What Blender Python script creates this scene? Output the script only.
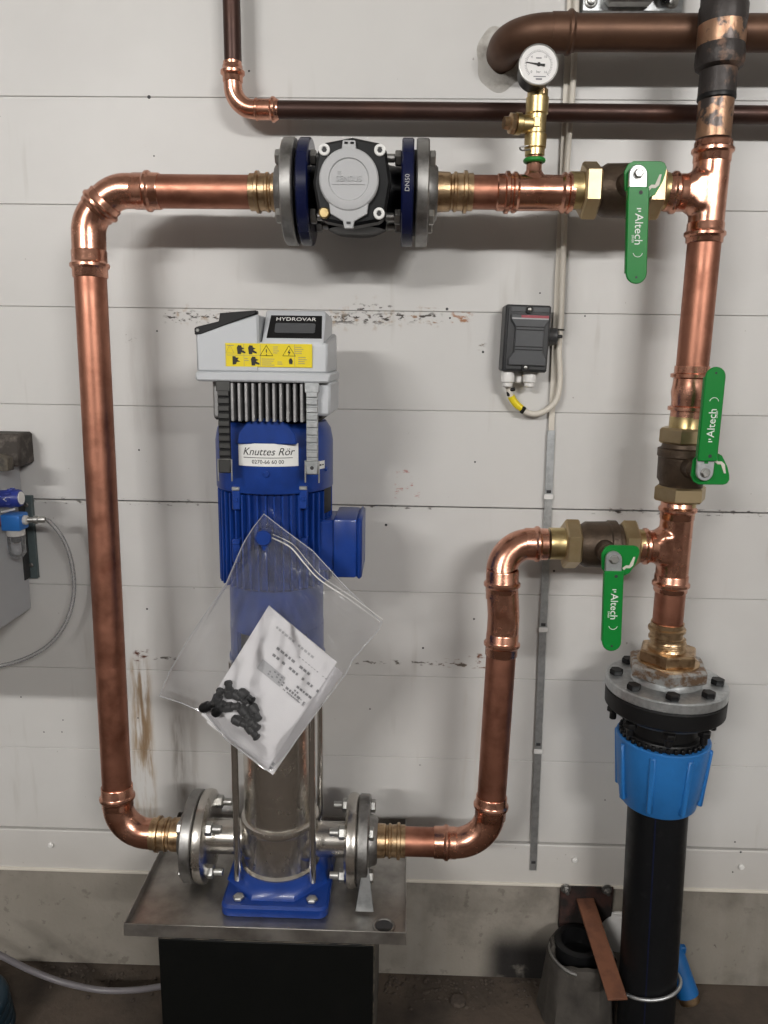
import bpy, bmesh, math, random
from mathutils import Vector, Matrix, Quaternion
random.seed(7)
for o in list(bpy.data.objects): bpy.data.objects.remove(o)
SC = bpy.context.scene
COL = SC.collection
V = Vector
PI = math.pi

# ---------------------------------------------------------------- camera
cam = bpy.data.cameras.new('camera')
cam.sensor_fit = 'VERTICAL'; cam.sensor_height = 36.0; cam.lens = 27.035
cam.clip_start = 0.02
camo = bpy.data.objects.new('camera', cam); COL.objects.link(camo)
_R = V((0.99951181, 0.02786175, 0.01413705)); _U = V((-0.01945918, 0.20114683, 0.9793678)); _F = V((-0.02444327, 0.97916479, -0.2015908))
camo.matrix_world = Matrix(((_R.x, _U.x, -_F.x, 0), (_R.y, _U.y, -_F.y, 0), (_R.z, _U.z, -_F.z, 1.29), (0, 0, 0, 1)))
SC.camera = camo

# ---------------------------------------------------------------- world, light, exposure
w = bpy.data.worlds.new('world'); SC.world = w; w.use_nodes = True
w.node_tree.nodes['Background'].inputs[0].default_value = (1.0, 0.97, 0.93, 1)
w.node_tree.nodes['Background'].inputs[1].default_value = 0.25
SC.view_settings.view_transform = 'Standard'; SC.view_settings.look = 'None'
SC.view_settings.exposure = 0.0; SC.view_settings.gamma = 1.0
try: SC.view_settings.use_curve_mapping = False
except Exception: pass
LAMPS = [(-2.0, -2.9, 2.78, 1.5, 115.0), (1.75, -2.9, 2.78, 1.5, 115.0)]      # x, y, z, length, watts
LAMP_COLOR = (1.0, 0.975, 0.945)

# ---------------------------------------------------------------- materials
def nodes_of(m):
    m.use_nodes = True
    return m.node_tree.nodes, m.node_tree.links
def M(name, color, rough=0.5, metal=0.0, var=None, rvar=None, bump=None, coat=0.0, spec=0.5):
    """var=(colour2, noise scale, contrast lo, hi)  rvar=(rough2, scale)  bump=(scale, strength)"""
    m = bpy.data.materials.new(name); N, L = nodes_of(m)
    b = N['Principled BSDF']
    b.inputs['Base Color'].default_value = (*color, 1); b.inputs['Roughness'].default_value = rough
    b.inputs['Metallic'].default_value = metal; b.inputs['Coat Weight'].default_value = coat
    b.inputs['Specular IOR Level'].default_value = spec
    tc = None
    if var or rvar or bump: tc = N.new('ShaderNodeNewGeometry').outputs['Position']
    def noise(scale, detail=5, rough=.6):
        n = N.new('ShaderNodeTexNoise'); n.inputs['Scale'].default_value = scale; n.inputs['Detail'].default_value = detail
        n.inputs['Roughness'].default_value = rough
        L.new(tc, n.inputs['Vector']); return n.outputs['Fac']
    if var:
        c2, sc, lo, hi = var
        r = N.new('ShaderNodeMapRange'); r.inputs[1].default_value = lo; r.inputs[2].default_value = hi
        L.new(noise(sc), r.inputs[0])
        mx = N.new('ShaderNodeMix'); mx.data_type = 'RGBA'
        mx.inputs[6].default_value = (*color, 1); mx.inputs[7].default_value = (*c2, 1)
        L.new(r.outputs[0], mx.inputs[0]); L.new(mx.outputs[2], b.inputs['Base Color'])
    if rvar:
        r = N.new('ShaderNodeMapRange'); r.inputs[1].default_value = .3; r.inputs[2].default_value = .7
        r.inputs[3].default_value = rough; r.inputs[4].default_value = rvar[0]
        L.new(noise(rvar[1]), r.inputs[0]); L.new(r.outputs[0], b.inputs['Roughness'])
    if bump:
        bp = N.new('ShaderNodeBump'); bp.inputs['Strength'].default_value = bump[1]; bp.inputs['Distance'].default_value = .004
        L.new(noise(bump[0], 8), bp.inputs['Height']); L.new(bp.outputs[0], b.inputs['Normal'])
    return m

MT = {}
MT['copper'] = M('copper_pipe_skin', (.47, .215, .145), .34, 1, var=((.31, .13, .085), 22, .46, .72), rvar=(.5, 40))
MT['copper_shiny'] = M('copper_fitting_skin', (.70, .365, .26), .19, 1, var=((.52, .23, .15), 35, .45, .7), rvar=(.3, 60), bump=(55, .07))
MT['copper_dark'] = M('old_dark_copper', (.055, .028, .022), .36, .6, var=((.10, .045, .03), 9, .5, .8), rvar=(.5, 30))
MT['copper_old_mid'] = M('old_brown_copper', (.125, .066, .041), .44, .65, var=((.08, .041, .027), 8, .45, .7), rvar=(.52, 30))
MT['solder_scorch'] = M('scorched_copper', (.042, .036, .034), .45, .4, var=((.17, .105, .075), 26, .56, .64), bump=(60, .4))
MT['solder_bare'] = M('bare_heated_copper', (.42, .25, .16), .36, .8, var=((.10, .085, .08), 30, .50, .56), bump=(60, .35))
MT['brass'] = M('brass_gold', (.62, .49, .25), .28, 1, var=((.46, .34, .16), 40, .45, .7), rvar=(.42, 50))
MT['brass_red'] = M('red_brass_cast', (.55, .39, .235), .32, 1, var=((.33, .21, .115), 70, .48, .66), bump=(220, .15))
MT['brass_pale'] = M('pale_machined_brass', (.50, .39, .235), .40, .95, var=((.44, .33, .18), 30, .45, .7))
MT['bronze_dark'] = M('dark_cast_bronze', (.095, .066, .045), .46, .6, var=((.055, .038, .026), 28, .45, .7), bump=(260, .2))
MT['steel'] = M('zinc_steel', (.55, .55, .53), .34, 1, var=((.38, .38, .37), 40, .45, .7), rvar=(.5, 60))
MT['steel_dark'] = M('dull_steel', (.36, .355, .345), .36, 1, var=((.17, .165, .16), 26, .45, .7), rvar=(.52, 50))
MT['galvanised'] = M('galvanised_sheet', (.58, .60, .61), .42, .9, var=((.42, .44, .45), 90, .4, .7))
MT['stainless'] = M('brushed_stainless', (.66, .63, .585), .24, 1, rvar=(.28, 60))
MT['stainless_tray'] = M('stained_stainless_tray', (.46, .44, .415), .40, 1, var=((.26, .25, .235), 14, .42, .68), rvar=(.55, 20))
MT['chrome'] = M('bright_steel_rod', (.72, .71, .69), .18, 1)
MT['blue'] = M('blue_machine_paint', (.006, .040, .235), .35, 0, coat=.12, var=((.005, .03, .18), 20, .45, .7))
MT['navy'] = M('navy_enamel', (.004, .007, .038), .25, 0, spec=.4)
MT['black_iron'] = M('black_enamel_iron', (.0035, .004, .005), .3, 0, spec=.35, bump=(300, .05))
MT['black'] = M('black_plastic', (.005, .005, .0055), .42, spec=.35)
MT['black_rubber'] = M('black_rubber', (.0045, .0045, .005), .5, spec=.35)
MT['grey_lid'] = M('light_grey_plastic', (.44, .445, .455), .5)
MT['grey_cover'] = M('pale_grey_cover', (.52, .54, .565), .42)
MT['fin_grey'] = M('cast_aluminium', (.42, .42, .42), .45, .7, var=((.3, .3, .3), 60, .45, .7))
MT['dark_slot'] = M('dark_cast_recess', (.03, .03, .032), .6)
MT['white'] = M('white_plastic', (.72, .71, .69), .45)
MT['offwhite'] = M('offwhite_cable_sheath', (.62, .58, .51), .5)
MT['green'] = M('green_enamel', (.005, .195, .030), .38, 0, spec=.3)
MT['green_cap'] = M('green_seal_ring', (.01, .22, .03), .4)
MT['pe_blue'] = M('blue_polypropylene', (.020, .155, .44), .42, var=((.017, .13, .37), 18, .45, .7))
MT['pe_black'] = M('black_polyethylene', (.0045, .005, .006), .36, spec=.3, var=((.018, .018, .02), 60, .6, .8), rvar=(.5, 40))
MT['yellow'] = M('yellow_label_film', (.78, .62, .02), .35)
MT['print_black'] = M('black_print', (.012, .012, .012), .6)
MT['print_grey'] = M('grey_print', (.22, .22, .23), .7)
MT['print_light'] = M('light_grey_print', (.42, .42, .43), .7)
MT['print_white'] = M('white_print', (.78, .78, .76), .5)
MT['print_red'] = M('red_print', (.33, .06, .08), .5)
MT['paper'] = M('white_paper', (.72, .71, .72), .7)
MT['dial'] = M('white_dial', (.78, .77, .76), .5)
MT['switch'] = M('charcoal_enclosure', (.030, .031, .033), .4)
MT['switch_face'] = M('graphite_cover', (.075, .078, .083), .34)
MT['wood_black'] = M('black_film_plywood', (.0025, .003, .0028), .5, var=((.004, .0042, .004), 30, .5, .8), spec=.18)
MT['wood_edge'] = M('worn_plywood_edge', (.10, .085, .065), .8, var=((.02, .02, .02), 45, .42, .6))
MT['wood_old'] = M('weathered_dark_timber', (.05, .042, .036), .8, var=((.16, .14, .12), 60, .5, .75), bump=(90, .5))
MT['cabinet'] = M('grey_cabinet_paint', (.40, .41, .425), .45)
MT['bracket_grey'] = M('green_grey_steel', (.10, .13, .135), .5, .3)
MT['rust'] = M('rusty_primer_steel', (.18, .072, .038), .7, .2, var=((.10, .04, .024), 30, .45, .7), bump=(120, .2))
MT['rust_dark'] = M('dark_rusted_plate', (.014, .010, .009), .75, .1, var=((.06, .022, .016), 25, .5, .7))
MT['hose_clear'] = M('milky_clear_hose', (.55, .54, .52), .25, 0, coat=.4)
MT['hose_grey'] = M('grey_clear_hose', (.15, .14, .15), .3, 0, coat=.4)
MT['sleeve_grey'] = M('grimy_grey_wrap', (.062, .055, .047), .8, var=((.03, .026, .022), 12, .4, .65), bump=(40, .5))
MT['hose_blue'] = M('blue_nozzle_plastic', (.006, .10, .30), .4)
MT['cyan_dark'] = M('dark_teal_plastic', (.003, .02, .035), .45)
MT['stone'] = M('brown_rubble', (.07, .054, .042), .9, var=((.04, .03, .024), 60, .45, .7))
MT['joint'] = M('grimy_joint', (.16, .15, .14), .8)
MT['plaster'] = M('rough_plaster', (.50, .485, .455), .9, var=((.38, .36, .33), 40, .45, .65), bump=(90, .7))
MT['strap_dark'] = M('shaded_strap_steel', (.10, .10, .098), .4, .9)  # left clamp strap: its shade is put into this darker steel
MT['stained_zinc'] = M('stained_zinc_neck', (.46, .46, .45), .45, .8, var=((.26, .17, .11), 45, .47, .58), bump=(120, .15))
MT['stripe_blue'] = M('faded_blue_stripe', (.004, .007, .028), .4, spec=.3)
MT['ceiling'] = M('matt_white_ceiling', (.72, .71, .69), .8)
MT['room_wall'] = M('painted_room_wall', (.32, .31, .295), .7)
MT['red_cap'] = M('orange_red_plastic', (.30, .06, .02), .5)
MT['blue_knob'] = M('deep_blue_plastic', (.018, .035, .24), .35, coat=.3)
MT['blue_body'] = M('bright_blue_plastic', (.02, .16, .52), .4)

def glassy(name, tint, gloss, milk, rough=.08):
    m = bpy.data.materials.new(name); N, L = nodes_of(m)
    out = N['Material Output']; N.remove(N['Principled BSDF'])
    tr = N.new('ShaderNodeBsdfTransparent'); tr.inputs[0].default_value = (*tint, 1)
    gl = N.new('ShaderNodeBsdfGlossy'); gl.inputs['Roughness'].default_value = rough; gl.inputs[0].default_value = (1, 1, 1, 1)
    df = N.new('ShaderNodeBsdfDiffuse'); df.inputs[0].default_value = (.85, .86, .88, 1)
    lw = N.new('ShaderNodeLayerWeight'); lw.inputs[0].default_value = gloss
    m1 = N.new('ShaderNodeMixShader'); m2 = N.new('ShaderNodeMixShader'); m2.inputs[0].default_value = milk
    L.new(lw.outputs['Fresnel'], m1.inputs[0]); L.new(tr.outputs[0], m1.inputs[1]); L.new(gl.outputs[0], m1.inputs[2])
    L.new(m1.outputs[0], m2.inputs[1]); L.new(df.outputs[0], m2.inputs[2]); L.new(m2.outputs[0], out.inputs[0])
    return m
MT['film'] = glassy('clear_plastic_film', (.985, .985, .99), .24, .045, .13)
MT['bowl'] = glassy('clear_bowl_plastic', (.90, .91, .92), .35, .10)
MT['hose_film'] = glassy('clear_hose_plastic', (.95, .95, .95), .45, .16)

MT['seam_film'] = glassy('sealed_film_edge', (.95, .95, .96), .45, .38)
def stained(name, base, base2, kind):
    """painted wall boards and bare concrete: broad tone drift, scuffs, rust, dirt and dark patches where the photograph has them"""
    m = bpy.data.materials.new(name); N, L = nodes_of(m); b = N['Principled BSDF']
    pos = N.new('ShaderNodeNewGeometry').outputs['Position']
    sx = N.new('ShaderNodeSeparateXYZ'); L.new(pos, sx.inputs[0])
    def math_(op, a, b_=None, c=None):
        n = N.new('ShaderNodeMath'); n.operation = op
        for i, v in enumerate((a, b_, c)):
            if v is None: continue
            if isinstance(v, (int, float)): n.inputs[i].default_value = v
            else: L.new(v, n.inputs[i])
        return n.outputs[0]
    def noise(scale, detail=5, vec=None, rough=.6):
        n = N.new('ShaderNodeTexNoise'); n.inputs['Scale'].default_value = scale; n.inputs['Detail'].default_value = detail
        n.inputs['Roughness'].default_value = rough; L.new(vec or pos, n.inputs['Vector']); return n.outputs['Fac']
    def ramp(v, lo, hi):
        n = N.new('ShaderNodeMapRange'); n.interpolation_type = 'SMOOTHSTEP'; n.inputs[1].default_value = lo; n.inputs[2].default_value = hi
        L.new(v, n.inputs[0]); return n.outputs[0]
    def band(v, lo, hi, soft):
        return math_('MULTIPLY', ramp(v, lo - soft, lo + soft), math_('SUBTRACT', 1.0, ramp(v, hi - soft, hi + soft)))
    def boxm(x0, x1, z0, z1, s=.008, sz=None):
        return math_('MULTIPLY', band(sx.outputs[0], x0, x1, s), band(sx.outputs[2], z0, z1, sz or s))
    col = [None]
    def mix(fac, c):
        mx = N.new('ShaderNodeMix'); mx.data_type = 'RGBA'; L.new(fac, mx.inputs[0])
        if isinstance(col[0], tuple): mx.inputs[6].default_value = (*col[0], 1)
        else: L.new(col[0], mx.inputs[6])
        mx.inputs[7].default_value = (*c, 1); col[0] = mx.outputs[2]
    col[0] = base
    mix(ramp(noise(2.2, 4), .4, .72), base2)
    sv = N.new('ShaderNodeMapping'); sv.inputs['Scale'].default_value = (1, 1, .12); L.new(pos, sv.inputs[0])
    sh = N.new('ShaderNodeMapping'); sh.inputs['Scale'].default_value = (.45, 1, 1); L.new(pos, sh.inputs[0])
    if kind == 'paint':
        mix(math_('MULTIPLY', ramp(noise(26, 3, sv.outputs[0]), .62, .8), .35), (.36, .33, .29))        # faint vertical drips
        mix(math_('MULTIPLY', ramp(noise(75, 2), .74, .78), .55), (.20, .17, .14))                       # scattered specks
        # rust line along the joint left and right of the controller
        for ((x0, x1, z0, z1), t) in STAIN_LINE:
            mix(math_('MULTIPLY', boxm(x0, x1, z0, z1, .006), ramp(noise(130, 6, sh.outputs[0]), t, t + .07)), (.035, .026, .02))
            mix(math_('MULTIPLY', boxm(x0, x1, z0 - .008, z1 + .008, .012), ramp(noise(60, 5), t + .02, t + .2)), (.36, .27, .19))
        for ((x0, x1, z0, z1), k, c) in STAIN_DRIP:
            mix(math_('MULTIPLY', math_('MULTIPLY', boxm(x0, x1, z0, z1, .008, .02), ramp(noise(70, 4, sv.outputs[0]), .38, .62)), k), c)
        for ((x0, x1, z0, z1), t, c) in STAIN_SPOT:
            mix(math_('MULTIPLY', boxm(x0, x1, z0, z1, .004, .002), ramp(noise(120, 6, sh.outputs[0]), t, t + .1)), c)
        mix(math_('MULTIPLY', math_('SUBTRACT', 1.0, ramp(sx.outputs[2], .22, .42)), .28), (.36, .31, .25))  # darker and browner low on the wall
    else:
        mix(math_('MULTIPLY', ramp(noise(9, 6), .5, .75), .6), (.10, .085, .07))
        mix(math_('MULTIPLY', ramp(noise(30, 6), .60, .66), .55), (.13, .11, .09))
        mix(math_('MULTIPLY', ramp(noise(70, 3), .68, .76), .7), (.06, .05, .042))
        mix(math_('MULTIPLY', boxm(.20, .40, -.1, .10, .03, .04), ramp(noise(14, 5), .22, .45)), (.012, .010, .009))  # near-black patch low on the concrete by the drain sleeve
        mix(math_('MULTIPLY', ramp(noise(5.5, 6, sv.outputs[0]), .52, .72), .45), (.33, .31, .28))
    L.new(col[0], b.inputs['Base Color'])
    b.inputs['Roughness'].default_value = .42 if kind == 'paint' else .85
    bp = N.new('ShaderNodeBump'); bp.inputs['Strength'].default_value = .10 if kind == 'paint' else .5; bp.inputs['Distance'].default_value = .003
    L.new(noise(9 if kind == 'paint' else 70, 6), bp.inputs['Height']); L.new(bp.outputs[0], b.inputs['Normal'])
    return m
STAIN_LINE = [((-0.4304, -0.3027, 1.3399, 1.3588), .52), ((-0.1498, -0.0259, 1.3418, 1.3589), .49), ((-0.1001, -0.0261, 1.3596, 1.3742), .55), ((-0.0257, 0.0622, 1.3469, 1.3617), .54)]
STAIN_DRIP = [((-0.5311, -0.4901, 0.3140, 0.6934), .85, (.30, .20, .10)), ((-0.5164, -0.4959, 0.4831, 0.6974), .6, (.16, .09, .04)), ((-0.4511, -0.4275, 0.3962, 0.5833), .7, (.22, .19, .16)),
              ((-0.4204, -0.3997, 0.3971, 0.6371), .35, (.28, .25, .22)), ((0.1574, 0.1589, 0.3256, 0.6977), .55, (.36, .25, .15)), ((0.1301, 0.1335, 0.4146, 0.6515), .35, (.36, .28, .2)), ((-0.5036, -0.4401, 1.1462, 1.3258), .25, (.40, .37, .35))]
STAIN_SPOT = [((-0.5196, -0.4907, 0.6947, 0.7223), .50, (.10, .03, .015)), ((0.1338, 0.1673, 0.6971, 0.7267), .50, (.15, .05, .02)),
              ((0.0778, 0.1351, 0.6977, 0.7156), .53, (.24, .13, .07)), ((-0.0870, 0.1314, 0.6996, 0.7094), .53, (.10, .085, .07)),
              ((-0.4840, -0.4326, 0.6987, 0.7052), .50, (.08, .07, .06)), ((-0.5026, -0.4837, 1.3023, 1.3183), .56, (.06, .05, .04)),
              ((-0.1076, 0.0687, 1.0079, 1.0152), .54, (.05, .04, .035)), ((0.3454, 0.6689, 1.0065, 1.0176), .53, (.05, .04, .035)),
              ((-0.7006, -0.3599, 1.0058, 1.0182), .55, (.06, .05, .04)), ((0.0803, 0.1148, 1.3448, 1.3641), .48, (.32, .15, .07)), ((-0.0025, 0.0584, 1.3386, 1.3702), .56, (.28, .17, .10)),
              ((0.1279, 0.1414, 1.2988, 1.3163), .50, (.25, .22, .19)), ((-0.0150, 0.0301, 1.0286, 1.0818), .56, (.45, .24, .22))]
MT['paint'] = stained('painted_board', (.60, .592, .575), (.55, .54, .525), 'paint')
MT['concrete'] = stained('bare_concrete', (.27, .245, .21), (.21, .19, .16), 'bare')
MT['floor'] = M('dirty_floor_concrete', (.085, .064, .048), .85, var=((.035, .027, .021), 6, .4, .68), bump=(60, .6))

# ---------------------------------------------------------------- mesh helpers
WM = {}
def basis(d, up=None):
    d = V(d).normalized()
    u = V(up) if up is not None else (V((0, 0, 1)) if abs(d.z) < .9 else V((0, 1, 0)))
    x = u.cross(d).normalized(); y = d.cross(x)
    return x, y, d
def new(): return bmesh.new()
def lathe(bm, prof, o, d, n=32, up=None, cap=True, ph=0.0):
    """profile of (distance along d, radius) pairs turned about the axis through o"""
    o = V(o); x, y, d = basis(d, up); rings = []
    for t, r in prof:
        rings.append([bm.verts.new(o + d * t + (x * math.cos(2*PI*k/n + ph) + y * math.sin(2*PI*k/n + ph)) * max(r, 1e-5)) for k in range(n)])
    for a, b in zip(rings, rings[1:]):
        for k in range(n):
            bm.faces.new((a[k], a[(k+1) % n], b[(k+1) % n], b[k]))
    if cap:
        bm.faces.new(list(reversed(rings[0]))); bm.faces.new(rings[-1])
    return bm
def cyl(bm, a, b, r, n=24, bev=0.0, r2=None):
    a, b = V(a), V(b); h = (b - a).length; r2 = r if r2 is None else r2
    p = [(0, r - bev), (bev, r), (h - bev, r2), (h, r2 - bev)] if bev else [(0, r), (h, r2)]
    return lathe(bm, p, a, b - a, n)
def hexa(bm, a, b, r, bev=.0015, ph=0.0, up=None):
    a, b = V(a), V(b); h = (b - a).length
    return lathe(bm, [(0, r - bev), (bev, r), (h - bev, r), (h, r - bev)], a, b - a, 6, up=up, ph=ph)
def box(bm, c, s, bev=0.0, rot=None, seg=1):
    t = bmesh.new(); bmesh.ops.create_cube(t, size=1.0)
    for v in t.verts: v.co = V((v.co.x * s[0], v.co.y * s[1], v.co.z * s[2]))
    if bev: bmesh.ops.bevel(t, geom=list(t.edges), offset=bev, segments=seg, profile=.5, affect='EDGES')
    Mx = Matrix.Translation(V(c)) @ (rot.to_4x4() if rot else Matrix())
    t.transform(Mx); merge(bm, t); return bm
def bx(bm, x0, x1, y0, y1, z0, z1, bev=0.0, seg=1):
    return box(bm, ((x0+x1)/2, (y0+y1)/2, (z0+z1)/2), (abs(x1-x0), abs(y1-y0), abs(z1-z0)), bev, seg=seg)
def merge(bm, t):
    me = bpy.data.meshes.new('tmp'); t.to_mesh(me); t.free(); bm.from_mesh(me); bpy.data.meshes.remove(me)
def prism(bm, pts, o, x, y, depth, bev=0.0):
    """2-D outline in the plane (x, y) at o, extruded by depth along x cross y"""
    o, x, y = V(o), V(x).normalized(), V(y).normalized(); z = x.cross(y)
    t = bmesh.new()
    a = [t.verts.new(o + x*p[0] + y*p[1]) for p in pts]; f = t.faces.new(a)
    r = bmesh.ops.extrude_face_region(t, geom=[f])
    for v in r['geom']:
        if isinstance(v, bmesh.types.BMVert): v.co += z * depth
    bmesh.ops.recalc_face_normals(t, faces=list(t.faces))
    if bev:
        e = [q for q in t.edges if len(q.link_faces) == 2 and q.calc_face_angle(0) > .6]
        bmesh.ops.bevel(t, geom=e, offset=bev, segments=1, profile=.5, affect='EDGES')
    merge(bm, t); return bm
def fillet(pts, R, n=10):
    pts = [V(p) for p in pts]; out = [pts[0]]
    Rs = R if isinstance(R, (list, tuple)) else [R] * (len(pts) - 2)
    for i in range(1, len(pts) - 1):
        p = pts[i]; a = (pts[i-1] - p).normalized(); b = (pts[i+1] - p).normalized()
        ang = a.angle(b); r = Rs[i-1]
        if r <= 0 or PI - ang < .02: out.append(p); continue
        t = r / math.tan(ang / 2); c = p + (a + b).normalized() * (r / math.sin(ang / 2))
        s, e = p + a * t - c, p + b * t - c; tot = s.angle(e); ax = s.cross(e).normalized()
        for k in range(n + 1): out.append(c + Quaternion(ax, tot * k / n) @ s)
    out.append(pts[-1]); return out
def smoothpath(pts, k=8):
    pts = [V(p) for p in pts]; P_ = [pts[0]] + pts + [pts[-1]]; out = []
    for i in range(1, len(P_) - 2):
        a, b, c, d = P_[i-1:i+3]
        for j in range(k):
            t = j / k
            out.append(.5 * ((2*b) + (c - a)*t + (2*a - 5*b + 4*c - d)*t*t + (3*b - a - 3*c + d)*t*t*t))
    out.append(pts[-1]); return out
def tube(bm, pts, r, n=20, cap=True, closed=False):
    pts = [V(p) for p in pts]; m = len(pts); rr = r if isinstance(r, (list, tuple)) else [r] * m
    tang = []
    for i in range(m):
        a = pts[(i-1) % m] if (closed or i > 0) else pts[i]; b = pts[(i+1) % m] if (closed or i < m-1) else pts[i]
        tang.append((b - a).normalized())
    x, y, _ = basis(tang[0]); rings = []
    for i in range(m):
        if i:
            q = tang[i-1].rotation_difference(tang[i]); x = q @ x
        x = (x - tang[i] * x.dot(tang[i])).normalized(); y = tang[i].cross(x)
        rings.append([bm.verts.new(pts[i] + (x*math.cos(2*PI*k/n) + y*math.sin(2*PI*k/n)) * rr[i]) for k in range(n)])
    for i in range(m if closed else m - 1):
        a, b = rings[i], rings[(i+1) % m]
        for k in range(n): bm.faces.new((a[k], a[(k+1) % n], b[(k+1) % n], b[k]))
    if cap and not closed:
        bm.faces.new(list(reversed(rings[0]))); bm.faces.new(rings[-1])
    return bm
def torus(bm, c, d, R, r, n=32, k=10):
    x, y, d = basis(d); c = V(c)
    return tube(bm, [c + (x*math.cos(2*PI*i/n) + y*math.sin(2*PI*i/n))*R for i in range(n)], r, k, closed=True)
def ball(bm, c, r, sc=(1, 1, 1), n=12):
    t = bmesh.new(); bmesh.ops.create_uvsphere(t, u_segments=n*2, v_segments=n, radius=r)
    t.transform(Matrix.Translation(V(c)) @ Matrix.Diagonal((*sc, 1))); merge(bm, t); return bm

def obj(name, bm, mat, parent=None, sharp=38, kind=None, label=None):
    me = bpy.data.meshes.new(name)
    if parent is not None:
        bm.transform(WM[parent.name].inverted())
    bm.normal_update(); bm.to_mesh(me); bm.free()
    me.materials.append(MT[mat] if isinstance(mat, str) else mat)
    for p in me.polygons: p.use_smooth = True
    me.set_sharp_from_angle(angle=math.radians(sharp))
    o = bpy.data.objects.new(name, me); COL.objects.link(o)
    if parent is not None: o.parent = parent; WM[o.name] = WM[parent.name]
    else: WM[o.name] = Matrix()
    if kind: o['kind'] = kind
    if label: o['label'] = label
    return o
def thing(name, label, cat, loc=(0, 0, 0), group=None):
    o = bpy.data.objects.new(name, None); COL.objects.link(o); o.location = loc; o.empty_display_size = .03
    o['label'] = label; o['category'] = cat
    if group: o['group'] = group
    WM[o.name] = Matrix.Translation(V(loc)); return o
def tag(o, label, cat, group=None):
    o['label'] = label; o['category'] = cat
    if group: o['group'] = group
    return o
def place(o, loc):
    """move the origin of a one-mesh thing to its base without moving the mesh"""
    o.data.transform(Matrix.Translation(-V(loc))); o.location = loc; WM[o.name] = Matrix.Translation(V(loc)); return o
_proto = {}
def inst(key, build, name, mat, parent, pos, d, up=None, label=None):
    """a part that shares its mesh with the alike parts: built along +Z at the origin, set at pos along d"""
    if key not in _proto:
        bm = new(); build(bm); bm.normal_update(); me = bpy.data.meshes.new(name); bm.to_mesh(me); bm.free()
        me.materials.append(MT[mat])
        for p in me.polygons: p.use_smooth = True
        me.set_sharp_from_angle(angle=math.radians(35)); _proto[key] = me
    o = bpy.data.objects.new(name, _proto[key]); COL.objects.link(o); o.parent = parent
    x, y, z = basis(d, up)
    Mw = Matrix(((x.x, y.x, z.x, pos[0]), (x.y, y.y, z.y, pos[1]), (x.z, y.z, z.z, pos[2]), (0, 0, 0, 1)))
    o.matrix_local = WM[parent.name].inverted() @ Mw; WM[o.name] = Mw
    if label: o['label'] = label
    return o
def text(body, size, mat, parent, o, x, y, align='CENTER', shear=0.0, extrude=.0002, name='lettering', sx=1.0):
    cu = bpy.data.curves.new('t', 'FONT'); cu.body = body; cu.size = size; cu.align_x = align; cu.align_y = 'CENTER'
    cu.shear = shear; cu.extrude = extrude; cu.resolution_u = 3
    t = bpy.data.objects.new('t', cu); COL.objects.link(t)
    dg = bpy.context.evaluated_depsgraph_get(); dg.update()
    me = bpy.data.meshes.new_from_object(t.evaluated_get(dg)); bpy.data.objects.remove(t)
    x, y = V(x).normalized(), V(y).normalized(); z = x.cross(y)
    Mw = Matrix(((x.x*sx, y.x, z.x, o[0]), (x.y*sx, y.y, z.y, o[1]), (x.z*sx, y.z, z.z, o[2]), (0, 0, 0, 1)))
    me.transform(WM[parent.name].inverted() @ Mw); me.materials.clear(); me.materials.append(MT[mat])
    q = bpy.data.objects.new(name, me); COL.objects.link(q); q.parent = parent; WM[q.name] = WM[parent.name]; return q
def flatbars(name, rects, o, x, y, mat, parent, h=.0002):
    """small printed strokes: rectangles (u, v, width, height) on a plane"""
    bm = new(); o, x, y = V(o), V(x).normalized(), V(y).normalized()
    for (u, v, a, b) in rects:
        prism(bm, [(u-a/2, v-b/2), (u+a/2, v-b/2), (u+a/2, v+b/2), (u-a/2, v+b/2)], o, x, y, h)
    return obj(name, bm, mat, parent)

# ================================================================ the setting
def struct(name, bm, mat, parent=None): return obj(name, bm, mat, parent, kind='structure')
WY = 1.40                                                    # face of the boarded wall
wall = struct('wall_back', bx(new(), -3.0, 3.0, WY + .022, WY + .16, 0, 2.95), 'joint')
joints = [2.9, 2.7442, 2.5717, 2.3992, 2.2267, 2.0542, 1.8815, 1.7085, 1.536, 1.3638, 1.1903, 1.0132, .8473, .6767, .5043, .324]
for k, (a, b) in enumerate(zip(joints, joints[1:])):
    g0, g1 = [.0011 if abs(q - 1.0132) < .01 or abs(q - .324) < .01 else .00025 for q in (b, a)]
    obj('board', bx(new(), -2.98, 2.98, WY, WY + .02, b + g0, a - g1, .0010), 'paint', wall)
struct('floor', bx(new(), -3.0, 3.0, -4.6, WY + .16, -.1, 0), 'floor')
struct('wall_left', bx(new(), -3.1, -3.0, -4.6, WY + .16, 0, 2.95), 'room_wall')
struct('wall_right', bx(new(), 3.0, 3.1, -4.6, WY + .16, 0, 2.95), 'room_wall')
struct('wall_front', bx(new(), -3.1, 3.1, -4.7, -4.6, 0, 2.95), 'room_wall')
struct('ceiling', bx(new(), -3.1, 3.1, -4.7, WY + .16, 2.95, 3.05), 'ceiling')
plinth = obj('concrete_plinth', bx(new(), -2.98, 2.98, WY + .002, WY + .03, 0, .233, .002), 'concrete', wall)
rail = struct('trim_1', bx(new(), -2.98, 2.98, WY - .004, WY + .02, .2325, .3215, .002), 'paint')
bm = new(); bx(bm, -2.98, 2.98, WY - .008, WY - .002, .2285, .2345, .001); obj('drip_edge', bm, 'offwhite', rail)
for (x, z) in ((-0.7112, 0.2896), (0.3614, 0.2918), (0.6956, 0.2875)):
    inst('railscrew', lambda bm: (cyl(bm, (0,0,0), (0,0,.006), .0058, 12, .0015), cyl(bm, (0,0,.004), (0,0,.007), .0025, 8)), 'screw', 'white', rail, (x, WY - .0038, z), (0, -1, 0))
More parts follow.
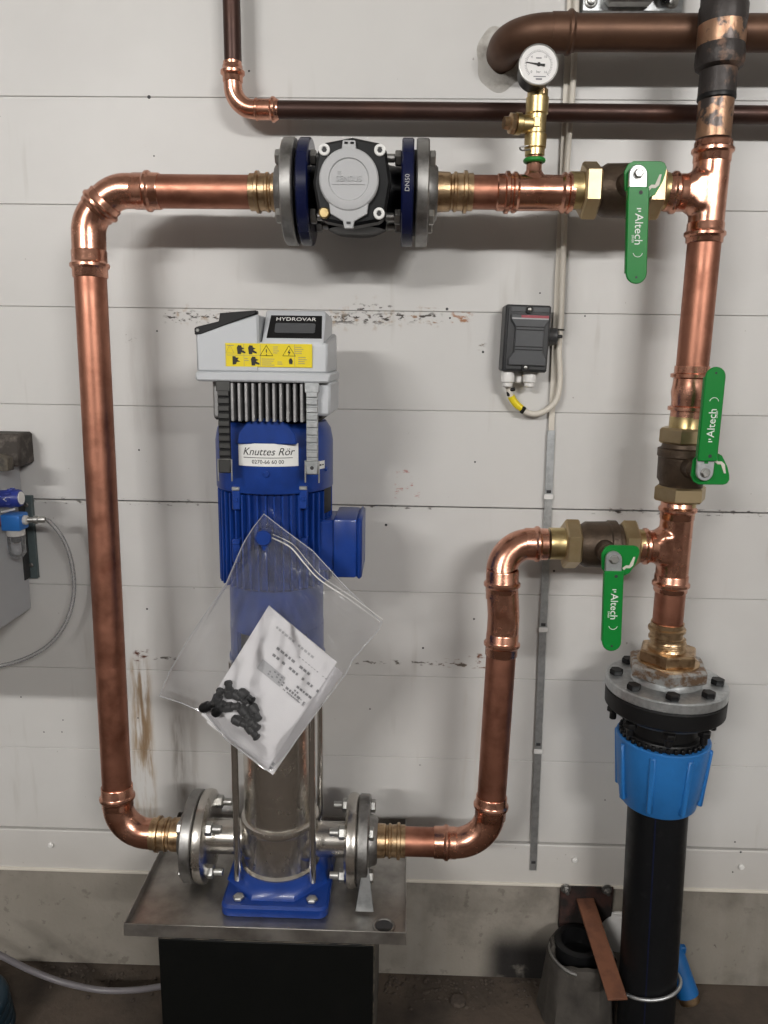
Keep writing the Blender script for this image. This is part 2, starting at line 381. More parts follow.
# old nail and screw holes left in the boards
bm = new()
for (x, z, r) in ((-0.4416, 1.7085, 0.0031), (0.0708, 1.3686, 0.0025), (0.0765, 1.3533, 0.0018), (0.1369, 1.2955, 0.0022), (0.1302, 1.0984, 0.0018), (0.2725, 1.3627, 0.0017), (0.3128, 1.3598, 0.0015), (0.1397, 0.7968, 0.0020), (0.0440, 0.7358, 0.0021), (0.2858, 0.8951, 0.0022), (-0.0569, 0.6063, 0.0017), (-0.0309, 0.9771, 0.0025), (-0.4888, 0.8020, 0.0020), (-0.5179, 0.5743, 0.0015), (-0.4374, 1.6158, 0.0014), (-0.6691, 0.5657, 0.0014), (-0.7095, 0.5386, 0.0015), (-0.6730, 0.5397, 0.0014), (-0.7500, 0.6128, 0.0015), (0.5655, 0.6089, 0.0017), (-0.4888, 1.1096, 0.0018), (-0.4455, 1.3240, 0.0017), (-0.2712, 1.7494, 0.0017), (-0.1050, 1.6357, 0.0015), (0.2321, 1.3977, 0.0014), (0.6804, 0.3386, 0.0017), (0.6922, 0.3190, 0.0022), (0.6811, 0.2733, 0.0017), (0.4147, 0.4236, 0.0014), (0.0440, 0.4889, 0.0013)):
    lathe(bm, [(0, r), (.0006, r * .8)], (x, WY if z > .33 else WY - .004, z), (0, -1, 0), 10)
o = obj('nail_holes', bm, 'dark_slot', wall); o['kind'] = 'stuff'
# two ceiling fittings out of the frame, behind the camera
for i, (x, y, z, ln, wt) in enumerate(LAMPS):
    t = thing('ceiling_lamp', ('long white tube lamp on the ceiling behind the camera, left of it', 'long white tube lamp on the ceiling behind the camera, right of it')[i], 'lamp', (x, y, 2.95), 'ceiling tube lamps')
    obj('housing', bx(new(), x - ln/2, x + ln/2, y - .09, y + .09, z + .05, 2.95, .01), 'white', t)
    la = bpy.data.lights.new('tube_light', 'AREA'); la.shape = 'RECTANGLE'; la.size = ln; la.size_y = .16; la.energy = wt; la.color = LAMP_COLOR
    lo = bpy.data.objects.new('tube_light', la); COL.objects.link(lo); lo.parent = t; lo.location = (0, 0, z - 2.95); lo.rotation_euler = (math.radians(68), 0, 0)   # the tube shines forwards as well as down

# ================================================================ pipe fittings
R54 = .0250
def socket(parent, p, d, L=.036, r=R54, mat='copper_shiny', bead=.55, name='socket'):
    """press socket: a sleeve with a rolled bead, from p along d"""
    e = r + .0022; b = L * bead
    prof = [(0, r - .001), (0, e - .0006), (.001, e), (b - .0062, e), (b - .0045, e + .0009), (b - .002, e + .0034), (b + .002, e + .0034), (b + .0045, e + .0009), (b + .0062, e), (L - .002, e), (L, e - .001), (L, r - .001)]
    return obj(name, lathe(new(), prof, p, d, 36, cap=False), mat, parent)
def adapter(parent, p, d, L=.058, r=R54, mat='brass_red', flip=False):
    """cast brass adapter: press end with two beads at p, wrench hex neck at the far end"""
    e = r + .0025
    prof = [(0, r - .002), (0, e), (.008, e), (.0095, e + .0036), (.014, e + .0036), (.0155, e), (.024, e), (.0255, e + .0018), (.029, e + .0018), (.0305, e - .001), (L * .62, e - .0015), (L * .66, e + .001), (L, e + .002), (L, r - .004)]
    o = obj('brass_adapter', lathe(new(), prof, p, d, 36, cap=True), mat, parent); return o
def bolt(parent, p, d, r=.010, h=.008, mat='steel', shank=0.0, name='bolt'):
    def b(bm):
        hexa(bm, (0,0,0), (0,0,h), r)
        if shank: cyl(bm, (0,0,h), (0,0,h + shank), r * .55, 12, .001)
    return inst((name, r, h, mat, shank), b, name, mat, parent, p, d)
def ring_positions(c, d, R, n, ph):
    x, y, d = basis(d); c = V(c)
    return [c + (x*math.cos(2*PI*k/n + ph) + y*math.sin(2*PI*k/n + ph))*R for k in range(n)]

# ---------------------------------------------------------------- long copper loop on the left
ZT, YT, YB, ZB = 1.533, 1.265, 1.22, .443
def ypl(z): return YB + (YT - YB) * (z - ZB) / (ZT - ZB)
A = V((-0.4607, 1.2650, 1.5300)); A.z = ZT
B = V((-.504, 1.265, 0)); B.z = ZT - (A.x - B.x)
XL = B.x; XLb = -.497
t = thing('copper_pipe', 'long copper pipe bending from the grey-lidded meter down the left side to the pump', 'pipe', (XLb, YB, ZB))
x1 = -.417
z1 = 1.427; z2 = .522
full = fillet([(x1, YT, ZT), A, B, (XL, ypl(z1), z1)], .05, 10)
half = [i for i, p in enumerate(full) if p.x < (A.x + B.x)/2][0]; mid = (A + B)/2
obj('elbow', tube(new(), full[:half] + [mid], R54 + .0012, 32), 'copper_shiny', t)
obj('elbow', tube(new(), [mid] + full[half:], R54 + .0012, 32), 'copper_shiny', t)
dd = (B - A).normalized()
socket(t, mid - dd*.013, dd, .026, R54 + .0012)
socket(t, (x1 - .012, YT, ZT), (1, 0, 0), .042)
dv = V((XLb - XL, YB - YT + .003, z2 - z1)).normalized()
socket(t, V((XL, ypl(z1), z1)) - dv*.016, dv, .042)
obj('pipe', cyl(new(), (-.247, YT, ZT), (x1 + .02, YT, ZT), R54, 40), 'copper', t)
obj('pipe', cyl(new(), (XL, ypl(z1), z1 + .01), (XLb, ypl(z2), z2), R54, 40), 'copper', t)
adapter(t, (-.246, YT, ZT), (1, 0, 0), .053)
obj('elbow', tube(new(), fillet([(XLb, ypl(z2) , z2), (XLb, YB, ZB), (-.430, YB, ZB)], .055, 14), R54 + .0012, 32), 'copper_shiny', t)
socket(t, V((XLb, ypl(z2), z2)) - dv*.012, dv, .04)
adapter(t, (-.437, YB, ZB), (1, 0, 0), .056)

# ---------------------------------------------------------------- flanges
def flange(label, c, d, R=.0780, th=.019, hub=.044, hub_l=.014, bc=.0585, n=4, ph=PI/4, mat='steel_dark', bmat='steel', hub_side=-1, group=None):
    """round steel flange: disc from c along d, hub on the far side from d when hub_side is -1, bolt heads on the hub side"""
    c, d = V(c), V(d).normalized()
    t = thing('pipe_flange', label, 'flange', c, group)
    obj('disc', lathe(new(), [(0, hub - .016), (0, R - .002), (.002, R), (th - .002, R), (th, R - .002), (th, hub - .016)], c, d, 48), mat, t)
    if hub_side < 0: obj('hub', lathe(new(), [(-hub_l, hub - .006), (-hub_l + .003, hub - .003), (0.0005, hub)], c, d, 40), mat, t)
    for p in ring_positions(c, d, bc, n, ph):
        bolt(t, p + d*(.0 if hub_side < 0 else th), -d if hub_side < 0 else d, .0115, .009, bmat)
    return t
XM = -.080
flange('round grey steel flange bolted on the left of the grey-lidded meter', (-.191, YT, ZT), (1, 0, 0))
flange('round grey steel flange bolted on the right of the grey-lidded meter', (.0295, YT, ZT), (-1, 0, 0))
flange('rough steel flange between brass adapter and left port of the pump', (-.3685, YB, ZB), (1, 0, 0))
flange('rough steel flange between brass adapter and right port of the pump', (-.0475, YB, ZB), (-1, 0, 0))

# ---------------------------------------------------------------- meter in the top run
t = thing('water_meter', 'black and navy flanged meter with round light grey lid in the top pipe run', 'meter', (XM, YT, ZT - .09))
YF = 1.172
def rsq(w, h, r, n=5, bulge=0.0):
    pts = []
    for (sx, sy, a0) in ((1, 1, 0), (-1, 1, 90), (-1, -1, 180), (1, -1, 270)):
        for k in range(n + 1):
            a = math.radians(a0 + 90*k/n); pts.append((sx*(w/2 - r) + r*math.cos(a), sy*(h/2 - r) + r*math.sin(a)))
        if bulge:
            nx = {0: (0, h/2 + bulge), 90: (-w/2 - bulge, 0), 180: (0, -h/2 - bulge), 270: (w/2 + bulge, 0)}[a0]; pts.append(nx)
    return pts
zc = 1.530; xc = -.082
obj('housing', prism(new(), rsq(.100, .108, .018, 5, .006), (xc, YF + .034, zc), (1,0,0), (0,0,1), .034, .004), 'black_iron', t)
bm = new(); lathe(bm, [(-.075, .036), (-.05, .040), (-.03, .052), (0, .058), (.03, .052), (.05, .040), (.075, .036)], (XM, YT, ZT), (1,0,0), 32)
lathe(bm, [(0, .050), (.06, .05), (.075, .054)], (XM, YT, ZT), (0, -1, 0), 32)
lathe(bm, [(0, .05), (.055, .045), (.062, .03)], (XM, YT, ZT), (0, 0, -1), 24)
obj('body', bm, 'black_iron', t)
for s in (-1, 1):
    fl = obj('flange', lathe(new(), [(0, .03), (0, .0760), (.002, .0780), (.016, .0780), (.018, .0760), (.018, .03)], (XM + s*.0685, YT, ZT), (s, 0, 0), 48), 'navy', t)
    obj('gasket', lathe(new(), [(0, .03), (0, .062), (.0042, .062), (.0042, .03)], (XM + s*.0865, YT, ZT), (s, 0, 0), 40), 'black_rubber', t)
    for p in ring_positions((XM + s*.0685, YT, ZT), (s, 0, 0), .0585, 4, PI/4): bolt(t, p, (-s, 0, 0), .0115, .010, 'steel_dark', .013, 'nut')
    if s > 0:
        text('DN50', .0095, 'print_light', fl, (XM + .0775, YT - .0783, ZT), (0, 0, 1), (-1, 0, 0))
lid = obj('lid', lathe(new(), [(0, .0425), (.006, .0425), (.0085, .0405), (.0095, .036), (.0095, .029), (.0075, .0275), (.0075, 0)], (xc - .004, YF - .0005, zc + .002), (0, -1, 0), 56), 'grey_lid', t)
zl = zc + .002; xl = xc - .004
prism_pts = [(-.029, -.026), (.029, -.026), (.0265, -.046), (.008, -.056), (.0065, -.066), (-.0065, -.066), (-.008, -.056), (-.0265, -.046)]
obj('lid_flap', prism(new(), prism_pts, (xl, YF - .0005, zl), (1,0,0), (0,0,1), .0065, .001), 'grey_lid', lid)
obj('hinge', prism(new(), [(-.0105, .038), (.0105, .038), (.009, .052), (-.009, .052)], (xl, YF - .0005, zl), (1,0,0), (0,0,1), .0075, .001), 'grey_lid', lid)
flatbars('hinge_slot', [(-.004, .0482, .005, .003), (.0045, .0482, .005, .003), (0, -.0585, .006, .0035)], (xl, YF - .0078, zl), (1,0,0), (0,0,1), 'dark_slot', lid)
text('SENSUS', .0105, 'grey_lid', lid, (xl, YF - .0086, zl + .0005), (1,0,0), (0,0,1), extrude=.0009, sx=1.05)
bm = new(); bx(bm, xl - .023, xl + .023, YF - .0092, YF - .007, zl - .0068, zl - .0060); bx(bm, xl - .016, xl - .011, YF - .0092, YF - .007, zl + .007, zl + .0078); bx(bm, xl - .016, xl - .011, YF - .0092, YF - .007, zl + .0098, zl + .0106)
obj('raised_mark', bm, 'grey_lid', lid)
for (sx, sz) in ((-1, 1), (1, 1), (1, -1)):
    inst('msc', lambda bm: (lathe(bm, [(0, .0082), (.003, .0082), (.004, .0072), (.004, .0042), (.0015, .0042), (.0015, 0)], (0,0,0), (0,0,1), 20)), 'socket_screw', 'print_white', t, (xc + sx*.0395, YF, zc + sz*.0425), (0, -1, 0))
for (sx, sz) in ((-1, 1), (1, 1), (1, -1)):
    inst('msh', lambda bm: lathe(bm, [(0, .0036), (.0006, .0036)], (0,0,0), (0,0,1), 6), 'hex_recess', 'dark_slot', t, (xc + sx*.0395, YF - .0016, zc + sz*.0425), (0, -1, 0))
obj('brass_plug', lathe(new(), [(0, .008), (.004, .008), (.006, .0062), (.006, 0)], (xc - .0395, YF, zc - .0425), (0, -1, 0), 16), 'brass', t, label='small brass seal plug')

# ---------------------------------------------------------------- copper tee section right of the meter
t = thing('copper_pipe', 'short horizontal copper tee section below the pressure gauge', 'pipe', (.16, YT, ZT))
ZQ = 1.536
adapter(t, (.098, YT, ZQ), (-1, 0, 0), .054)
obj('pipe', cyl(new(), (.09, YT, ZQ), (.145, YT, ZQ), R54, 40), 'copper', t)
obj('tee', lathe(new(), [(0, R54), (.002, R54 + .0022), (.012, R54 + .0022), (.014, R54 + .006), (.019, R54 + .006), (.021, R54 + .0022), (.024, R54 + .0022), (.026, R54 + .005), (.030, R54 + .005), (.034, R54 + .0015), (.098, R54 + .0008), (.102, R54 + .005), (.105, R54 + .005), (.106, R54 + .0022), (.108, R54 + .0022), (.110, R54 + .005), (.113, R54 + .005), (.114, R54 + .002), (.1175, R54 + .002), (.118, R54)], (.134, YT, ZQ), (1, 0, 0), 40), 'copper_shiny', t)
XG = .1905
obj('branch', lathe(new(), [(0, .022), (.022, .0195), (.027, .0150), (.032, .0118), (.064, .0118)], (XG, YT, ZQ), (0, 0, 1), 28), 'copper_shiny', t)
obj('seal_ring', torus(new(), (XG, YT, ZQ + .046), (0,0,1), .0135, .0036), 'green_cap', t, label='green ring')
# valve of the gauge
t = thing('gauge_valve', 'small brass valve with side knob under the pressure gauge', 'valve', (XG, YT, ZQ + .052))
z0 = ZQ + .052
obj('body', lathe(new(), [(0, .0125), (.001, .0150), (.010, .0150), (.011, .0138), (.012, .0165), (.030, .0168), (.032, .0150), (.058, .0150), (.060, .0170), (.082, .0170), (.083, .0155), (.094, .0135)], (XG, YT, z0), (0,0,1), 24), 'brass', t)
obj('locknut', hexa(new(), (XG, YT, z0 + .0835), (XG, YT, z0 + .0955), .0155), 'brass_red', t)
obj('neck', lathe(new(), [(0, .0105), (.010, .0085), (.022, .0085)], (XG, YT, z0 + .0945), (0,0,1), 20), 'brass', t)
kn = obj('side_port', lathe(new(), [(0, .014), (.024, .013), (.026, .0155), (.034, .0155)], (XG, YT, z0 + .044), (-1, -.25, 0), 24), 'brass', t)
obj('knob', lathe(new(), [(.0335, .012), (.036, .015), (.042, .015), (.044, .010), (.052, .009)], (XG, YT, z0 + .044), (-1, -.25, 0), 8), 'brass_red', t)
obj('wire_clip', tube(new(), smoothpath([(XG - .010, YT - .016, z0 + .006), (XG - .022, YT - .016, z0 + .005), (XG - .024, YT - .012, z0 + .010), (XG - .012, YT - .014, z0 + .012)]), .0012, 8), 'steel_dark', t)
obj('raised_mark', bx(new(), XG - .006, XG + .004, YT - .0165, YT - .0135, z0 + .038, z0 + .052, .001), 'brass', t)
# pressure gauge
GX, GY, GZ = (0.1839, 1.2320, 1.7030)
t = thing('pressure_gauge', 'round white-faced pressure gauge with black case above the top pipe', 'gauge', (XG, YT, z0 + .11))
gd = V((.04, -1, .10)).normalized()
gx, gy, _ = basis(gd, (0, 0, 1)); gc = V((GX, GY, GZ))
def gp(u, v, h=0): return gc + gx*u + gy*v + gd*h
obj('case', lathe(new(), [(-.034, .019), (-.032, .0245), (-.004, .0268), (.002, .0288), (.004, .0286), (.004, .0268)], gc, gd, 48, cap=True), 'black', t)
obj('bezel', lathe(new(), [(.0025, .0290), (.0055, .0286), (.006, .0273), (.0046, .0266)], gc, gd, 48, cap=False), 'steel', t)
dial = obj('dial', lathe(new(), [(.0030, .0270), (.0045, .0268)], gc, gd, 48), 'dial', t)
bm = new()
for k in range(41):
    a = math.radians(225 - 270*k/40); L_ = .0035 if k % 10 == 0 else .0018
    c = gp(math.cos(a)*.0195, math.sin(a)*.0195, .0046); r_ = (gx*math.cos(a) + gy*math.sin(a)); s_ = gd.cross(r_)
    prism(bm, [(-L_/2, -.00025), (L_/2, -.00025), (L_/2, .00025), (-L_/2, .00025)], c, r_, s_, .0002)
for a, b in ((225, 135), (135, 45), (45, -45)):
    tube(bm, [gp(math.cos(math.radians(a + (b - a)*k/12))*.0178, math.sin(math.radians(a + (b - a)*k/12))*.0178, .0047) for k in range(13)], .0002, 4)
obj('scale', bm, 'print_grey', dial)
for a, s in ((225, '0'), (135, '4'), (48, '10'), (-45, '16')):
    text(s, .0048, 'print_grey', dial, gp(math.cos(math.radians(a))*.0145, math.sin(math.radians(a))*.0145, .0046), gx, gy)
text('bar', .005, 'print_grey', dial, gp(0, -.010, .0046), gx, gy)
flatbars('fine_print', [(.002, -.0165, .018, .0012), (.001, -.020, .009, .0022), (0, .009, .008, .0016)], gp(0, 0, .0046), gx, gy, 'print_grey', dial)
a = math.radians(172); nd = gx*math.cos(a) + gy*math.sin(a)
obj('needle', prism(new(), [(-.009, -.0018), (-.009, .0018), (-.003, .0011), (.019, .0003), (.019, -.0003), (-.003, -.0011)], gp(0, 0, .0056), nd, gd.cross(nd), .0006), 'print_black', t)
obj('needle_hub', lathe(new(), [(.0046, .0026), (.0068, .0024)], gc, gd, 16), 'print_black', t)
obj('stem', tube(new(), [gp(0, -.024, -.020), (XG, YT - .006, z0 + .118), (XG, YT, z0 + .108)], .0075, 14), 'brass', t)

# ---------------------------------------------------------------- ball valves
def ball_valve(label, c, ax, hd, gs, tail=(.082, .082), side=V((1, 0, 0)), flat=False, lean=0.0, L1=.151):
    """c body centre, ax pipe axis, hd way the stem points, gs +1 grip up, -1 grip down"""
    c, ax, hd = V(c), V(ax).normalized(), V(hd).normalized()
    t = thing('ball_valve', label, 'valve', c, 'green-handled ball valves')
    up = V((lean, 0, gs)).normalized(); sd = (side - hd*side.dot(hd)).normalized()
    b = lathe(new(), [(-.036, .026), (-.036, .034), (-.031, .034), (-.024, .0385), (.012, .0393), (.014, .0412), (.026, .0412), (.028, .036), (.036, .034), (.036, .026)], c, ax, 40)
    lathe(b, [(.02, .019), (.055, .016), (.058, .013), (.066, .011)], c, hd, 24)
    obj('body', b, 'bronze_dark', t)
    for s in (-1, 1):
        n_ = hexa(new(), c + ax*s*.035, c + ax*s*.060, .0425, .003, up=hd)
        obj('union_nut', n_, 'brass_pale', t)
        obj('tail', lathe(new(), [(.055, .03), (.060, R54 + .002), (tail[(s+1)//2], R54 + .002), (tail[(s+1)//2], R54 - .002)], c, ax*s, 36), 'brass', t)
    hp = c + hd*.083                                           # pivot
    def q(u, v, h=0): return hp + sd*u + up*v + hd*h
    obj('stem', cyl(new(), c + hd*.05, hp + hd*.008, .0075, 16), 'steel_dark', t)
    x_, y_ = sd, up
    if x_.cross(y_).dot(hd) < 0: x_, sg = -sd, -1
    else: sg = 1
    def out(pts): return [(p[0]*sg, p[1]) for p in pts] if sg > 0 else [(p[0]*sg, p[1]) for p in reversed(pts)]
    # stop plate with its curved slot edge
    arc = [(.004 + .040*math.cos(a), -.012 + .030*math.sin(a)) for a in [0, -.35, -.7, -1.0]]
    # v runs towards the grip, so the plate's round corner lies at +v
    pl = [(-.017, -.006), (-.016, .018), (-.010, .026), (.0, .036), (.012, .034), (.028, .025), (.038, .008), (.042, -.004), (.043, -.012), (.040, -.018), (.034, -.020), (-.004, -.020), (-.012, -.016)]
    plate = obj('stop_plate', prism(new(), out(pl), q(0, 0, -.007), x_, y_, .004, .0008), 'green', t)
    sl = [(.016, .0165), (.022, .012), (.027, .012), (.033, -.002), (.036, -.002), (.033, .012), (.028, .0165), (.022, .0165), (.019, .020)]
    obj('slot', prism(new(), out(sl), q(0, 0, -.0028), x_, y_, .0004), 'offwhite', plate, label='pale slot in the green plate')
    # grip: channel-shaped lever with a round end
    g = new(); w_ = .0152; L0 = .018
    pts = [(-w_, L0), (w_, L0), (w_, L1 - w_)] + [(w_*math.cos(a), L1 - w_ + w_*math.sin(a)) for a in [PI*k/12 for k in range(1, 12)]] + [(-w_, L1 - w_)]
    prism(g, out(pts) if sg > 0 else out(pts), q(0, 0, .007), x_, y_, .004, .0014)
    for s in (-1, 1):
        prism(g, out([(s*w_ - (.0012 if s > 0 else -.0012) * (1 if s > 0 else 0) - (0 if s > 0 else 0), L0 + .004), (s*w_, L0 + .004), (s*w_, L1 - w_), (s*w_ - .0012*s, L1 - w_)] if s < 0 else [(w_ - .0012, L0 + .004), (w_, L0 + .004), (w_, L1 - w_), (w_ - .0012, L1 - w_)]), q(0, 0, .002), x_, y_, .0055)
    gr = obj('grip', g, 'green', t)
    obj('grip_hole', lathe(new(), [(0, .0028), (.0004, .0028)], q(.003, L0 + .008, .0109), hd, 14), 'dark_slot', gr)
    obj('grip_hole', lathe(new(), [(0, .0018), (.0004, .0018)], q(.0, L1 - .009, .0109), hd, 12), 'dark_slot', gr)
    tx, ty = up, -sd
    if tx.cross(ty).dot(hd) < 0: ty = sd
    text('Altech', .0165, 'print_white', gr, q(.001, L0 + .058, .0111), tx, ty, sx=1.0)
    text('DN50', .0042, 'print_white', gr, q(.007*(1 if ty.dot(sd) < 0 else -1), L0 + .071, .0111), tx, ty)
    flatbars('size_mark', [((L0 + .030), 0, .0016, .006), ((L0 + .0335), .001, .0016, .0035)], q(.001, 0, .0111), tx, ty, 'print_white', gr)
    bm = new(); cc = q(.001, L0 + .089, .0112)
    tube(bm, [cc + tx*(.0068*math.cos(a)) + ty*(.0068*math.sin(a)) for a in [-1.35 + 2.7*k/14 for k in range(15)]], .0005, 5)
    obj('ring_mark', bm, 'print_white', gr)
    # bright bracket and nut at the pivot
    pts = [(-.0128, 0), (-.0128, .022), (.0128, .022), (.0128, 0)] + [(.0128*math.cos(a), -.0128*math.sin(a)) for a in [PI*k/10 for k in range(1, 10)]]
    br = obj('pivot_bracket', prism(new(), out(list(reversed(pts))), q(0, 0, .0), x_, y_, .0068, .001), 'galvanised', t)
    if flat: obj('bracket_slot', prism(new(), out([(-.003, .014), (.003, .014), (.003, .026), (-.003, .026)]), q(0, 0, .0067), x_, y_, .0006), 'green', br)
    bolt(t, q(0, 0, .0066), hd, .0068, .005, 'steel')
    return t
XC = .4585; XD = .4568
ball_valve('ball valve in the top run, green handle hanging down by the tee', (.3240, YT, 1.540), (1, 0, 0), (0.01, -1, .06), -1, (.078, .071), lean=.05)
ball_valve('ball valve in the vertical column, green handle pointing up', (.4575, YT, 1.119), (.002, 0, 1), (.03, -1, .0), 1, (.082, .078), flat=True, L1=.159)
ball_valve('ball valve in the lower branch, green handle hanging down above the blue nut', (.3310, YT, .9810), (1, 0, 0), (.015, -1, -.02), -1, (.084, .072), lean=.04)

# ---------------------------------------------------------------- right-hand copper column
def tee(parent, c, up, branch, L=.075, Lb=.075):
    """swept tee: main and branch tubes grown together smoothly, a press socket on each end"""
    c, up, br = V(c), V(up).normalized(), V(branch).normalized(); r = R54
    bm = lathe(new(), [(-L + .004, r + .0016), (L - .004, r + .0016)], c, up, 48)
    lathe(bm, [(0, r - .004), (.012, r + .009), (.024, r + .009), (.034, r + .003), (.042, r + .0016), (Lb - .004, r + .0016)], c, br, 48)
    for v_ in bm.verts:
        lim = r + .0010; dy = v_.co.y - c.y
        if abs(dy) > lim and abs((v_.co - c).dot(br)) < .04: v_.co.y = c.y + math.copysign(lim, dy)
    me = bpy.data.meshes.new('t'); bm.to_mesh(me); bm.free()
    o = bpy.data.objects.new('t', me); COL.objects.link(o)
    m_ = o.modifiers.new('r', 'REMESH'); m_.mode = 'VOXEL'; m_.voxel_size = .0022
    s_ = o.modifiers.new('s', 'SMOOTH'); s_.factor = .5; s_.iterations = 9
    dg = bpy.context.evaluated_depsgraph_get(); dg.update()
    me2 = bpy.data.meshes.new_from_object(o.evaluated_get(dg)); bpy.data.objects.remove(o)
    bm = new(); bm.from_mesh(me2); bpy.data.meshes.remove(me2)
    obj('tee', bm, 'copper_shiny', parent, sharp=80)
    for d, l_ in ((up, L), (-up, L), (br, Lb)): socket(parent, c + d*(l_ - .030), d, .030, r + .0004)
t = thing('copper_pipe', 'upper right copper column from the scorched pipe down to the middle green valve', 'pipe', (XC, YT, 1.2))
CT = V((0.4587, 1.2650, 1.5423)); CT.y = YT
tee(t, (.4588, YT, 1.538), (.0025, 0, 1), (-1, 0, 0), .0735, .067)
za, zb = 1.47, 1.262
def colx(z): return .4580 + (z - 1.10) * .0025
obj('pipe', cyl(new(), (colx(za), YT, za), (colx(zb), YT, zb), R54, 40), 'copper', t)
cz0, cz1 = 1.1950, 1.2777
L = cz1 - cz0; e = R54 + .002
obj('coupling', lathe(new(), [(0, R54 - .001), (0, e), (.011, e), (.0125, e + .005), (.018, e + .005), (.020, e), (.030, e + .0005), (L*.5, e + .0022), (L - .030, e + .0005), (L - .020, e), (L - .018, e + .005), (L - .0125, e + .005), (L - .011, e), (L, e), (L, R54 - .001)], (colx(cz0), YT, cz0), (.0025, 0, 1), 40), 'copper_shiny', t)
t = thing('copper_pipe', 'lower right copper tee and stub standing on the big round flange', 'pipe', (XD, YT, .78))
ZBR = .9795
tee(t, (XD - .0005, YT, ZBR), (0, 0, 1), (-1, 0, 0), .078, .062)
ze = 0.8468
obj('pipe', cyl(new(), (XD, YT, ZBR - .06), (XD, YT, ze - .01), R54, 40), 'copper', t)
adapter(t, (XD, YT, ze), (0, 0, -1), .062)
# ---------------------------------------------------------------- riser from pump outlet to lower branch
t = thing('copper_pipe', 'copper riser with elbows from the pump right flange up to the lower green valve', 'pipe', (.17, YB, ZB))
xr = V((0.1717, 1.2580, 0.8081)).x; xr2 = V((0.1648, 1.2320, 0.5793)).x
adapter(t, (.0155, YB, ZB), (-1, 0, 0), .054)
XR0 = V((0.1681, 1.2620, 0.8984)).x
obj('pipe', cyl(new(), (.008, YB, ZB), (.088, YB, ZB), R54, 40), 'copper', t)
zl0 = 0.5213
obj('elbow', tube(new(), fillet([(.085, YB, ZB), (xr2 - .003, YB, ZB), (xr2, ypl(zl0), zl0)], .062, 16), R54 + .0012, 32), 'copper_shiny', t)
socket(t, (.066, YB, ZB), (1, 0, 0), .040)
dr = V((xr - xr2, ypl(.80) - ypl(.55), .25)).normalized()
socket(t, V((xr2, ypl(zl0), zl0)) - dr*.028, dr, .042)
zu = 0.8081
pr = lambda z: V((xr2 + (xr - xr2)*(z - zl0)/(zu - zl0), ypl(z), z))
obj('pipe', cyl(new(), pr(zl0), pr(zu), R54, 40), 'copper', t)
socket(t, pr(zu - .016), dr, .040, bead=.5)
zm_ = 0.8598
low = [pr(zu), pr(zm_), V((XR0, ypl(zm_ + .055), zm_ + .055))]
obj('elbow', tube(new(), fillet(low, .16, 8), R54 + .0016, 32), 'copper_shiny', t)
top_ = V((XR0, ypl(zm_ + .03), zm_ + .03))
obj('elbow', tube(new(), fillet([top_, (XR0, YT, ZBR), (.226, YT, ZBR)], .048, 16), R54 + .0012, 32), 'copper_shiny', t)
socket(t, V((XR0, ypl(0.9026), 0.9026)), (0, .02, 1), .038, bead=.35)
socket(t, (.206, YT, ZBR), (1, 0, 0), .038)

# ---------------------------------------------------------------- scorched pipe over the column
t = thing('soldered_pipe', 'heat-blackened soldered vertical pipe above the right copper column', 'pipe', (.456, YT, 1.63))
def sx_(z): return .4575 + (z - 1.6274) * (-.012)
def sp(z): return (sx_(z), YT, z)
zt, z1s, z2s, z3s, z4s, z5s = 2.05, 1.7677, 1.7410, 1.7127, 1.6731, 1.6148
def seg(a, b, prof, nm, mat):
    a_, b_ = V(sp(a)), V(sp(b)); return obj(nm, lathe(new(), [(q[0], q[1]*.955) for q in prof], a_, b_ - a_, 40), mat, t)
h = z1s - .0; seg(z1s, zt, [(0, .0352), (.008, .0362), (.026, .0362), (.030, .0345), (.034, .0345), (zt - z1s, .0345)], 'upper_pipe', 'solder_scorch')
seg(z2s, z1s + .002, [(0, .0352), (.004, .0358), (z1s - z2s + .002, .0356)], 'reducer', 'solder_bare')
seg(z3s - .004, z2s, [(0, .0290), (.004, .0352), (.011, .0368), (.024, .0366), (z2s - z3s + .004, .0352)], 'solder_joint', 'solder_scorch')
seg(z4s, z3s, [(0, .0285), (z3s - z4s, .0276)], 'sleeve', 'solder_scorch')
seg(z4s - .006, z4s + .002, [(0, .0272), (.002, .0290), (.006, .0290), (.008, .0285)], 'seam', 'black')
seg(z5s, z4s - .004, [(0, .0265), (z4s - z5s - .004, .0269)], 'lower_pipe', 'solder_bare')
# ---------------------------------------------------------------- old dark pipes along the wall
ZBIG = 1.776; YB_ = 1.31
t = thing('old_pipe', 'thick dark brown pipe across the top that elbows into the wall', 'pipe', (.7, YB_, ZBIG))
x0 = (0.1492, 1.3700, 1.7608)[0]
bend = fillet([(x0, 1.43, ZBIG - .004), (x0, YB_, ZBIG), (.25, YB_, ZBIG)], .062, 16)
obj('elbow', tube(new(), bend, .0268, 36), 'copper_old_mid', t)
xs = (0.2404, 1.3100, 1.7755)[0]
socket(t, (xs - .028, YB_, ZBIG), (1, 0, 0), .034, .0258, 'copper_old_mid', bead=.82)
obj('pipe', cyl(new(), (xs, YB_, ZBIG), (2.2, YB_, ZBIG + .004), .0258, 40), 'copper_old_mid', t)
bm = lathe(new(), [(0, .058), (.003, .050), (.008, .038), (.009, .029), (.004, .027)], (x0, WY + .0005, ZBIG - .006), (0, -1, 0), 48, cap=False)
for v_ in bm.verts:
    a = math.atan2(v_.co.z - ZBIG, v_.co.x - x0); k = 1 + .07*math.sin(a*3 + 1) + .03*math.sin(a*7)
    v_.co.x = x0 + (v_.co.x - x0)*k*.78; v_.co.z = ZBIG - .006 + (v_.co.z - ZBIG + .006)*k*.86
o = obj('plaster_collar', bm, 'plaster', t, label='crumbly plaster ring round the pipe hole')
ZTH = 1.6765; YTH = 1.352
